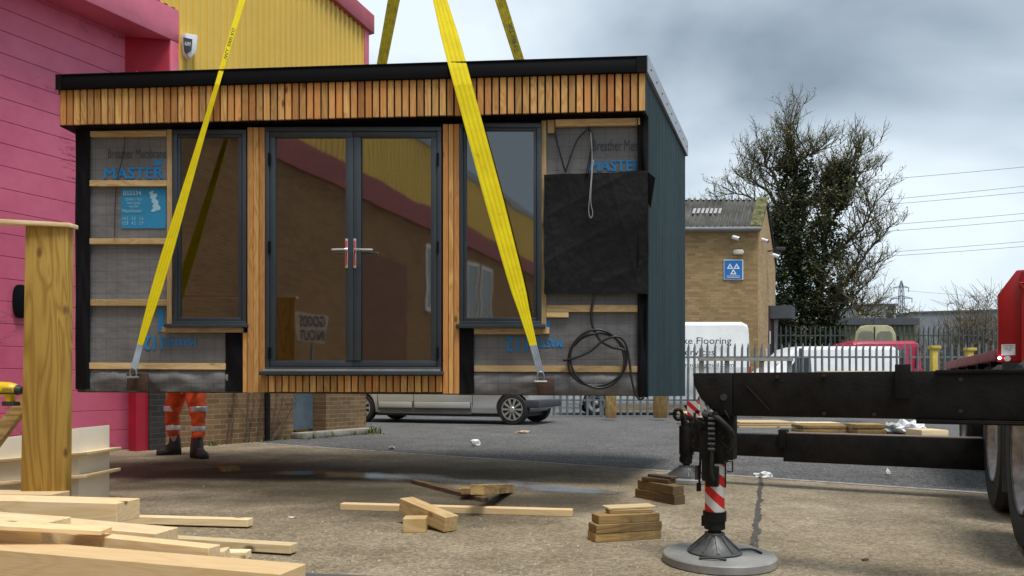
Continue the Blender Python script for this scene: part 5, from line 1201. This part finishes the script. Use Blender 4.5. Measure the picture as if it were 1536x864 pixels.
# ------------------------------------------------------------------ timber
def board(label, p0, p1, w, h, m=None, name='timber_plank', cat='plank', roll=0, group=None, bev=.003):
    """timber from p0 to p1 (centre of its underside), w wide, h thick; grain along local x"""
    p0, p1 = Vector(p0), Vector(p1); d = p1-p0; Ln = d.length; x = d.normalized(); y = Zv.cross(x).normalized(); z = x.cross(y)
    mb = MB(); mb.box(-Ln/2, -w/2, 0, Ln/2, w/2, h); o = mb.build(name, m or M_pine, None, bevel=bev, origin=(0, 0, 0), seg=1)
    rot = Matrix((x, y, z)).transposed().to_4x4(); o.matrix_world = Matrix.Translation((p0+p1)/2) @ rot @ Matrix.Rotation(roll, 4, 'X')
    tag(o, label, cat, group); return o
def gz(x, y, z): return G(x, y, z)
GP = 'fresh timbers in the pile at the lower left'
board('upper of the two long pale sticks pointing right from the left timber pile', G(150, 783, .01), G(376, 789, .01), .07, .045, group=GP)
board('pale stick pointing right below the upper stick at the left pile, with split end', G(180, 812, .01), G(441, 829, .01), .07, .045, group=GP)
board('short pale offcut poking out right of the left pile', G(250, 836, 0), G(373, 838, 0), .07, .04, group=GP)
board('low pale board at the back of the left pile, against the thick post', gz(-140, 760, .10), gz(92, 763, .10), .16, .10, group=GP)
board('thick pale beam with slanted end, uppermost at the back of the left pile', gz(-200, 768, .09), gz(193, 780, .09), .20, .11, group=GP)
board('wide white pine beam slanting down across the middle of the left pile', gz(-260, 775, .17), gz(250, 823, .10), .16, .085, group=GP)
board('brown edged beam with a grey sawn end lying on the left pile', gz(-260, 800, .14), gz(84, 826, .10), .18, .14, m=M_pine, group=GP)
board('thin pale board lying slanted on top of the white beam of the left pile', gz(-240, 780, .265), gz(160, 800, .195), .10, .022, group=GP)
board('narrow orange toned batten between the back beam and the white beam of the left pile', gz(-100, 790, .12), gz(215, 800, .04), .05, .05, m=M_batten, group=GP)
board('short upright offcut wedged between two beams of the left pile', gz(98, 842, .03), gz(83, 812, .09), .05, .12, group=GP)
board('long knotty pine plank on edge running to the right end of the left pile', gz(20, 826, .06), gz(322, 862, .06), .07, .12, group=GP)
board('short wedge shaped offcut at the right tip of the left pile', gz(300, 860, .0), gz(345, 852, .02), .09, .09, group=GP)
board('big foreground pine beam with a knot at the bottom left of the picture', G(-260, 842, 0), G(440, 914, 0), .17, .155, group=GP)
board('grey slate coloured board on the ground along the bottom edge under the pile', gz(330, 872, .0), gz(620, 884, .0), .3, .012, m=mat('grey_board', (.09, .09, .09), .7), group=None)
# mid yard
board('long pale plank lying flat across the ground in front of the cabin', G(513, 764, 0), G(859, 774, 0), .07, .045)
board('pale beam leaning over a small block, middle of the yard', G(611, 763, .07)+Vector((0, -.1, 0)), G(676, 797, .005), .10, .09, m=M_batten, name='timber_beam', cat='beam')
board('small square block propping the leaning pale beam', G(606, 797, 0), G(640, 797, 0), .10, .085, m=M_batten, name='timber_block', cat='block')
board('yellowish offcut lying behind the propping block', G(634, 790, 0), G(668, 794, 0), .08, .06, m=M_sleeper, name='timber_block', cat='block')
board('thin dark wet stick lying diagonally on the ground left of the stacked blocks', G(621, 725, 0), G(727, 753, 0), .06, .035, m=M_darkwood)
BL = 'weathered blocks on the yard'
board('lower of two crossed weathered blocks beside the dark stick', G(691, 740, 0), G(724, 741, 0), .14, .045, m=M_sleeper, name='timber_block', cat='block', group=BL)
board('second weathered block on top of the lower crossed block beside the dark stick', G(692, 740, .045), G(724, 740, .045), .13, .045, m=M_sleeper, name='timber_block', cat='block', group=BL)
board('tilted weathered block with a black end leaning on the crossed blocks', G(716, 741, .145)+Vector((0, -.05, 0)), G(762, 739, .0), .09, .07, m=M_sleeper, name='timber_block', cat='block', group=BL)
S1 = 'stack of sleepers left of the near stabiliser pad'
for k, (x0, x1, z, lb_, th) in enumerate(((887, 985, 0, 'bottom sleeper', .048), (888, 986, .0485, 'second sleeper from the bottom', .048), (893, 983, .097, 'top sleeper', .046))):
    board(lb_+' of the pale stack left of the near stabiliser pad', G(x0, 811, 0)+Zv*z+Vector((0, random.uniform(-.012, .012), 0)), G(x1, 805, 0)+Zv*z, .11, th, m=M_sleeper, name='timber_sleeper', cat='sleeper', group=S1)
board('thin board on the pale stack left of the near stabiliser pad, under the top strip', G(911, 807, 0)+Zv*.1435, G(975, 805, 0)+Zv*.1435, .09, .02, m=M_batten, group=S1)
board('topmost thin pale strip on the stack left of the near stabiliser pad', G(908, 807, 0)+Zv*.1645, G(978, 803, 0)+Zv*.1645, .10, .013, m=M_pine, group=S1)
M_sleeper2 = wood('stained_sleeper', (.30, .20, .08), (.17, .11, .04), 0, .8, 8, (.2, .13, .05), .3, dirt=.8)
S2 = 'darker stack of sleepers in front of the far stabiliser'
for z, lb_ in ((0, 'bottom sleeper'), (.068, 'top sleeper')):
    board(lb_+' of the darker stack in front of the far stabiliser pad', G(960+z*60, 745, 0)+Zv*z, G(1020-z*30, 757, 0)+Zv*z, .10, .067, m=M_sleeper2, name='timber_sleeper', cat='sleeper', group=S2)
board('thin dark board on the darker stack in front of the far stabiliser pad', G(968, 747, 0)+Zv*.136, G(1008, 753, 0)+Zv*.136, .09, .03, m=M_darkwood, group=S2)
board('topmost small piece on the darker stack in front of the far stabiliser pad', G(976, 747, 0)+Zv*.167, G(1012, 753, 0)+Zv*.167, .07, .02, m=M_darkwood, group=S2)
# trestle frame at the left: thick post, top board, diagonal brace
fr_ = thing('timber_trestle', 'yellow timber trestle with a wide post and top board at the left edge', 'trestle', (*P(65, 580, 4.6).xy, 0))
mb = MB(); D = 4.6
f = [P(30, 775, D), P(97, 775, D), P(101, 340, D), P(38, 338, D)]; mb.box8(f+[q+Vector((.015, .045, 0)) for q in f]); mb.build('post', M_treated, fr_, bevel=.004)
def upl(mb_, name, m): o = mb_.build(name, m, fr_, bevel=.003); return o
mb = MB(); f = [P(-260, 322, 4.5), P(104, 340, D-.02), P(104, 334, D-.02), P(-260, 314, 4.5)]; mb.box8(f+[q+Vector((.01, .08, 0)) for q in f]); upl(mb, 'top_board', M_pine)
mb = MB(); f = [P(-60, 742, 4.9), P(34, 618, 4.9), P(34, 590, 4.9), P(-60, 700, 4.9)]; mb.box8(f+[q+Vector((0, .05, 0)) for q in f]); upl(mb, 'brace', M_sleeper)
# drill
dr = thing('cordless_drill', 'yellow and black cordless impact driver resting on the diagonal brace at the left edge', 'drill', P(15, 604, 4.7)); DD = 4.7
mb = MB(); mb.tube([P(-14, 584, DD), P(-8, 583, DD), P(14, 584.5, DD), P(24, 585, DD), P(27, 585, DD)], [.02, .045, .048, .040, .03], 16); mb.prism([P(6, 590, DD-.03), P(16, 590, DD-.03), P(15, 603, DD-.03), P(8, 603, DD-.03)], (0, .05, 0)); mb.build('body', mat('drill_yellow', (.75, .50, .01), .4), dr, bevel=.004)
mb = MB(); mb.tube([P(26, 585, DD), P(33, 585.5, DD)], [.034, .022], 14); mb.tube([P(-13, 584, DD), P(-19, 584, DD)], [.03, .02], 14); mb.build('chuck', M_text, dr, smooth=True)
mb = MB(); mb.prism([P(2, 602, DD-.035), P(20, 603, DD-.035), P(20, 609, DD-.035), P(2, 609, DD-.035)], (0, .07, 0)); mb.build('battery', M_text, dr, bevel=.005)
mb = MB(); mb.prism([P(-12, 589, DD-.052), P(20, 589.5, DD-.052), P(20, 592, DD-.052), P(-12, 591, DD-.052)], (0, .08, 0)); mb.build('grip_band', M_text, dr)
text_mesh('DEWALT', lambda s, t: P(3+19*s, 587-5.5*t, DD-.056), 'lettering', M_text, dr, bold=.015)
# white stepped boards behind the post
wb = 'white painted boards stacked behind the thick post'
M_wp = mat('pale_primed_board', (.78, .72, .60), .55, 0, .05, 3)
st_ = thing('stepped_unit', 'cream painted stepped joinery unit standing behind the thick post', 'joinery', (*P(60, 580, 5.2).xy, 0))
mb = MB(); D = 5.2
for x0, y0, x1, y1 in ((-60, 648, 118, 728),): 
    f = [P(x0, 765, D), P(x1, 765, D), P(x1, 642, D), P(x0, 665, D)]; mb.box8(f+[q+Vector((0, .4, 0)) for q in f])
mb.build('carcass', M_wp, st_, bevel=.004)
for y0, xr in ((678, 131), (712, 130), (760, 128)):
    mb = MB(); f = [P(-60, y0+22, D-.05), P(xr, y0+5, D-.05), P(xr, y0, D-.05), P(-60, y0+16, D-.05)]; mb.box8(f+[q+Vector((0, .45, 0)) for q in f]); mb.build('shelf', M_pine, st_, bevel=.002)
# lumber by the fence
def lump(label, x0, x1, y0, y1, D, dep, m, layers=1, name='timber_stack', cat='timber stack'):
    if y1 > 600: y0 += 6; y1 += 6; D = EYE*F_PX/(y1-HY)
    r = thing(name, label, cat, (*P((x0+x1)/2, y1, D).xy, 0), 'timber lying by the far fence')
    for k in range(layers):
        a = y1-(y1-y0)*k/layers; b = y1-(y1-y0)*(k+.8)/layers; mb = MB(); j = random.uniform(-2, 2)
        f = [P(x0+j, a, D), P(x1+j, a, D), P(x1+j, b, D), P(x0+j, b, D)]; mb.box8(f+[q+Vector((0, dep, 0)) for q in f]); mb.build('board', m, r, bevel=.004)
for args in (('neat stack of pale planks on the tarmac just right of the near stabiliser leg', 1108, 1188, 626, 636, 18.0, .9, M_pine, 3), ('pale planks ending behind the far stabiliser, left of the near leg', 1030, 1052, 612, 632, 18.5, .9, M_pine, 4),
             ('pallet-like stack of rough blocks left of the white plastic bag', 1206, 1275, 631, 643, 17.0, .6, M_sleeper, 2), ('pale boards on the rough block stack left of the white bag', 1196, 1262, 627, 632, 17.6, .5, M_pine, 1),
             ('brown crate of boards just left of the grey sheet', 1286, 1330, 629, 645, 16.9, .5, M_sleeper, 2), ('pale box shaped timber bundle right of the white plastic bag', 1383, 1423, 636, 652, 15.5, .5, M_pine, 1),
             ('thin pale planks lying above the stabiliser beam by the white van', 1237, 1332, 555.5, 560, 17.5, .4, M_pine, 1)):
    lump(*args)
mb = MB(); 
for x0, x1, lb_ in ((909, 925, 'left of the two stub posts'), (983, 1001, 'right of the two stub posts')):
    mb = MB(); f = [P(x0, 627, 18.6), P(x1, 627, 18.6), P(x1, 572, 18.6), P(x0, 572, 18.6)]; mb.box8(f+[q+Vector((0, .25, 0)) for q in f]); tag(mb.build('stub_post', wood('upright_sleeper', (.46, .32, .14), (.28, .18, .07), 2, .8, 8, (.30, .2, .08), .2, dirt=.5), bevel=.01), 'brown square post before the fence, '+lb_+' under the cabin', 'post')
mb = MB(); f = [P(1048, 541, 20.0), P(1190, 541.5, 20.0), P(1190, 536.5, 20.0), P(1048, 536.5, 20.0)]; mb.box8(f+[q+Vector((0, .08, 0)) for q in f])
for x in (1050, 1088, 1140, 1182): mb.box8([P(x, 625, 20.09), P(x+6, 625, 20.09), P(x+6, 536, 20.09), P(x, 536, 20.09)]+[P(x, 625, 20.09)+Vector((0, .08, 0)), P(x+6, 625, 20.09)+Vector((0, .08, 0)), P(x+6, 536, 20.09)+Vector((0, .08, 0)), P(x, 536, 20.09)+Vector((0, .08, 0))])
tag(mb.build('timber_rack', mat('grey_old_timber', (.32, .30, .27), .85, 0, .2, 8), origin=None), 'low weathered timber rail rack against the palisade fence', 'rack')
for x, y0, lb_ in ((1400, 519, 'left yellow post rising behind the lorry beam'), (1453, 522, 'right yellow post beside the red flatbed')):
    mb = MB(); c = P(x, 600, 19.2); H = EYE+(HY-y0)/F_PX*19.2; mb.box(c.x-.07, 19.1, 0, c.x+.07, 19.25, H-.001); mb.box(c.x-.1, 19.07, H-.08, c.x+.14, 19.28, H)
    tag(mb.build('yellow_post', mat('yellow_post_paint', (.62, .46, .08), .5, 0, .15, 5), bevel=.01), lb_, 'post')
# bags and litter
def crumple(name, label, cat, c, rx, ry, rz, m, seed, sub=3):
    bm = bmesh.new(); bmesh.ops.create_icosphere(bm, subdivisions=sub, radius=1)
    for v in bm.verts:
        d = 1+.55*noise.noise(v.co*1.7+Vector((seed, 0, 0)))+.35*noise.noise(v.co*4+Vector((0, seed, 0)))
        v.co = Vector((v.co.x*rx*d, v.co.y*ry*d, max(0, (v.co.z*.8+.5)*rz*d)))
    me = bpy.data.meshes.new(name); bm.to_mesh(me); bm.free(); me.materials.append(m); o = bpy.data.objects.new(name, me); COL.objects.link(o); o.location = c; tag(o, label, cat); return o
M_plastic = mat('white_plastic', (.72, .73, .74), .35, 0, .05, 5)
M_greyp = mat('grey_plastic', (.35, .36, .36), .5, 0, .15, 5)
crumple('plastic_bag', 'crumpled white plastic bag on the concrete edge by the dark joint', 'bag', G(1145, 716), .085, .05, .035, M_plastic, 3)
crumple('plastic_sheet', 'white crumpled plastic sheet among the timber by the far fence', 'sheet', G(1365, 651), .24, .2, .17, M_plastic, 5)
crumple('grey_sheet', 'grey crumpled sheet left of the white plastic by the far fence', 'sheet', G(1337, 650), .2, .2, .13, M_greyp, 7)
crumple('litter_scrap', 'upright scrap of clear plastic on the tarmac below the silver van', 'litter', G(713, 669), .07, .05, .08, M_plastic, 9, 2)
crumple('litter_leaf', 'pale brown torn scrap on the tarmac beside the silver van wheel', 'litter', G(783, 650), .14, .07, .04, mat('scrap_brown', (.5, .36, .25), .7), 11, 2)
crumple('paper_scrap', 'small white folded paper on the tarmac under the lorry beam', 'litter', G(1331, 712), .03, .02, .045, M_plastic, 13, 1)
crumple('wood_chip', 'dark flat chip of wood on the concrete at the lower right', 'litter', G(1297, 841), .022, .01, .01, M_darkwood, 15, 1)
crumple('loose_stone', 'grey stone on the tarmac edge in front of the doorstep', 'stone', G(587, 674), .06, .04, .04, M_greyp, 17, 1)
crumple('tape_ring', 'pale scrap ring on the concrete left of the leaning beam', 'litter', G(437, 778), .03, .02, .012, mat('scrap_pale', (.5, .45, .38), .7), 19, 2)
board('small broken grey brick piece on the concrete under the left end of the cabin', G(331, 708, 0), G(357, 706, 0), .12, .05, m=M_sleeper, name='wood_offcut', cat='offcut')
# fine grit scattered on the yard: uncountable
rg = random.Random(5); mb = MB()
for _ in range(2600):
    x = rg.uniform(60, 1536); y = 640+224*rg.random()**.9; q = G(x, y); s = rg.uniform(.002, .0065)*(1.6 if rg.random() < .05 else 1)
    mb.add([q+Vector((-s, -s, 0)), q+Vector((s, -s*.7, 0)), q+Vector((s*.6, s, 0)), q+Vector((0, 0, s*1.3))], [(0, 1, 3), (1, 2, 3), (2, 0, 3)])
o = mb.build('grit', mat('pale_grit', (.34, .31, .26), .9, 0, .5, 30), origin=(0, 0, 0)); o['kind'] = 'stuff'; o['label'] = 'fine pale grit scattered over the concrete and tarmac'; o['category'] = 'grit'
# weeds along the wall foot
M_weed = leafmat('weed_green', (.06, .09, .02), (.14, .16, .05))
mb = MB()
for _ in range(260):
    s = rg.choice([se-.1+rg.gauss(0, .16), rg.uniform(s_of(300), se), rg.uniform(s_of(300), s440)]); q = wl(min(s, se+.2), 0, (.28 if s < se else .1) if s > s440-.1 else .03); q += nrm*abs(rg.gauss(0, .07)); h = rg.uniform(.02, .15)*(1 if s > s440 else .4)*rg.random()**.4*(1.3 if noise.noise(Vector((s*5, 0, 0))) > .05 else .25)
    d = Vector((rg.uniform(-.5, .5), rg.uniform(-.5, .5), 1)).normalized()*h; w = Vector((rg.uniform(-1, 1), rg.uniform(-1, 1), 0)).normalized()*.012
    mb.add([q-w, q+w, q+d*.6+w*1.3, q+d, q+d*.6-w*1.3], [(0, 1, 2, 3, 4)])
o = mb.build('weeds', M_weed, origin=(0, 0, 0), flip=False); o['kind'] = 'stuff'; o['label'] = 'green weeds growing at the foot of the brick wall and doorstep'; o['category'] = 'weeds'
# ------------------------------------------------------------------ worker behind the cabin
def skin(name, pts, edges, m, parent, sub=2, disp=0):
    me = bpy.data.meshes.new(name); me.from_pydata([p[0] for p in pts], edges, []); o = bpy.data.objects.new(name, me); COL.objects.link(o)
    mo = o.modifiers.new('s', 'SKIN'); mo.use_smooth_shade = True
    for i, p in enumerate(pts):
        r_ = p[1]; me.skin_vertices[0].data[i].radius = (r_, r_) if not isinstance(r_, tuple) else r_
    me.skin_vertices[0].data[0].use_root = True
    o.modifiers.new('d', 'SUBSURF').levels = sub; o.modifiers['d'].render_levels = sub
    dg = bpy.context.evaluated_depsgraph_get(); dg.update(); nm = bpy.data.meshes.new_from_object(o.evaluated_get(dg)); o.modifiers.clear(); o.data = nm
    for v in nm.vertices:
        if disp: v.co += Vector((noise.noise(v.co*11), noise.noise(v.co*11+Vector((5, 0, 0))), noise.noise(v.co*14+Vector((0, 7, 0)))*.6))*disp
    for f in nm.polygons: f.use_smooth = True
    nm.materials.clear(); nm.materials.append(m); o.name = name; o.parent = parent; return o
fl_p, fr_p = G(261, 682), G(296, 687)
pc = (fl_p+fr_p)/2; person = thing('person', 'person in orange hi-vis trousers and black boots standing behind the raised cabin', 'person', (pc.x, pc.y, 0))
lf, rf_ = fl_p-pc, fr_p-pc
V = Vector; hipL, hipR = V((-.10, .05, .93)), V((.10, .03, .93))
kL, kR = V((lf.x*.85-.01, lf.y*.6, .50)), V((rf_.x*.9, rf_.y*.6, .50)); aL, aR = V((lf.x, lf.y, .10)), V((rf_.x, rf_.y, .10))
M_skin = mat('skin', (.50, .30, .22), .5, 0, .05)
sk = [(V((0, .04, .95)), .13), (V((0, .04, 1.2)), .13), (V((0, .03, 1.42)), .12), (V((0, .02, 1.52)), .055), (V((0, .0, 1.62)), .085), (V((0, -.01, 1.72)), .09),
      (hipL, .09), (kL, .055), (aL, .04), (hipR, .09), (kR, .055), (aR, .04), (V((-.19, .03, 1.42)), .055), (V((-.25, .0, 1.14)), .042), (V((-.20, -.17, .97)), .03), (V((.19, .03, 1.42)), .055), (V((.25, .0, 1.14)), .042), (V((.20, -.17, .97)), .03)]
ed = [(0, 1), (1, 2), (2, 3), (3, 4), (4, 5), (0, 6), (6, 7), (7, 8), (0, 9), (9, 10), (10, 11), (2, 12), (12, 13), (13, 14), (2, 15), (15, 16), (16, 17)]
for side_, wi, wp in ((-1, 14, V((-.20, -.17, .97))), (1, 17, V((.20, -.17, .97)))):
    palm = len(sk); sk.append((wp+V((0, -.06, -.03)), (.035, .016))); ed.append((wi, palm))
    for f_ in range(4):
        b_ = len(sk); off = (f_-1.5)*.02; ln = (.028, .034, .032, .024)[f_]
        sk += [(wp+V((off, -.10, -.045)), .0095), (wp+V((off*1.1, -.10-ln, -.06)), .0085), (wp+V((off*1.1, -.10-ln*1.6, -.085)), .0075)]; ed += [(palm, b_), (b_, b_+1), (b_+1, b_+2)]
    b_ = len(sk); sk += [(wp+V((-side_*.035, -.06, -.04)), .011), (wp+V((-side_*.05, -.085, -.06)), .009)]; ed += [(palm, b_), (b_, b_+1)]
skin('body', sk, ed, M_skin, person)
M_hv = mat('hivis_orange', (.74, .085, .010), .7, 0, .22, 9, .5, 26)
def lerp(a, b, t): return a+(b-a)*t
tr_pts = [(V((0, .04, .97)), .15)]
tr_ed = []
for h_, k_, a_ in ((hipL, kL, aL), (hipR, kR, aR)):
    i0 = len(tr_pts); tr_pts += [(lerp(V((0, .04, .9)), h_, .9)+V((0, 0, -.05)), .125), (lerp(h_, k_, .55), .118), (lerp(h_, k_, .85), .105), (k_+V((0, 0, .02)), .088), (lerp(k_, a_, .4), .083), (lerp(k_, a_, .55), .078), (a_+V((0, 0, .16)), .070), (a_+V((0, 0, .12)), .069)]
    tr_ed.append((0, i0)); tr_ed += [(i0+j, i0+j+1) for j in range(7)]
trs = skin('trousers', tr_pts, tr_ed, M_hv, person, 3, .022)
jk = [(V((0, .04, 1.0)), .165), (V((0, .04, 1.2)), .165), (V((0, .03, 1.40)), .16), (V((0, .02, 1.50)), .09), (V((-.20, .03, 1.42)), .08), (V((-.26, .0, 1.14)), .062), (V((-.21, -.14, 1.0)), .05), (V((.20, .03, 1.42)), .08), (V((.26, .0, 1.14)), .062), (V((.21, -.14, 1.0)), .05)]
skin('jacket', jk, [(0, 1), (1, 2), (2, 3), (2, 4), (4, 5), (5, 6), (2, 7), (7, 8), (8, 9)], M_hv, person, 2, .008)
M_band = mat('reflective_band', (.62, .64, .66), .35, .2, .06, 30)
def band(k_, a_, zc, r_):
    t = (k_.z-zc)/(k_.z-a_.z); c = lerp(k_, a_, t)
    mb = MB(); mb.lathe([(r_*.97, -.032), (r_, -.025), (r_*1.02, .025), (r_*.97, .032)], 24, Matrix.Translation(c)); o = mb.build('reflective_band', M_band, None, smooth=True, origin=(0, 0, 0)); o.parent = trs
for k_, a_ in ((kL, aL), (kR, aR)):
    band(k_, a_, .58, .100); band(k_, a_, .345, .086)
M_boot = mat('black_leather', (.022, .018, .016), .5, 0, .3, 14, .2, 30)
for a_, yawb in ((aL, R(205)), (aR, R(322))):
    d = V((math.cos(yawb), math.sin(yawb), 0)); n_ = V((-d.y, d.x, 0)); mb = MB()
    prof_ = [(-.085, .045, .08), (-.075, .052, .20), (-.055, .056, .30), (.0, .058, .31), (.045, .054, .29), (.06, .050, .15), (.10, .050, .11), (.15, .052, .09), (.185, .044, .075), (.20, .026, .05)]
    rows = []
    for s_, w_, h_ in prof_:
        c = V((a_.x, a_.y, 0))+d*s_; rows.append([c-n_*w_, c-n_*w_*1.05+Zv*h_*.4, c-n_*w_*.8+Zv*h_*.85, c+Zv*h_, c+n_*w_*.8+Zv*h_*.85, c+n_*w_*1.05+Zv*h_*.4, c+n_*w_])
    for r_ in rows: mb.v += r_
    for i in range(len(rows)-1):
        for j in range(7): a0 = i*7+j; b0_ = i*7+(j+1) % 7; mb.f.append((a0, b0_, b0_+7, a0+7))
    mb.f.append(tuple(range(7))); mb.f.append(tuple((len(rows)-1)*7+j for j in range(7)))
    o = mb.build('boot', M_boot, None, smooth=2, origin=(0, 0, 0)); o.parent = person
mb = MB(); mb.lathe([(.15, 1.70), (.125, 1.705), (.12, 1.76), (.10, 1.81), (.05, 1.84), (.01, 1.845)], 24, Matrix.Translation((0, -.01, 0))); o = mb.build('hard_hat', M_white, None, smooth=True, origin=(0, 0, 0)); o.parent = person
mb = MB()
for sx in (-1, 1): mb.lathe([(.002, -.01), (.012, 0), (.002, .01)], 10, Matrix.Translation((sx*.032, -.098, 1.675)))
o = mb.build('eyes', M_text, None, origin=(0, 0, 0)); o.parent = person
mb = MB(); mb.prism([V((-.014, -.095, 1.63)), V((.014, -.095, 1.63)), V((0, -.095, 1.67))], (0, -.022, 0)); o = mb.build('nose', M_skin, None, origin=(0, 0, 0), bevel=.004); o.parent = person
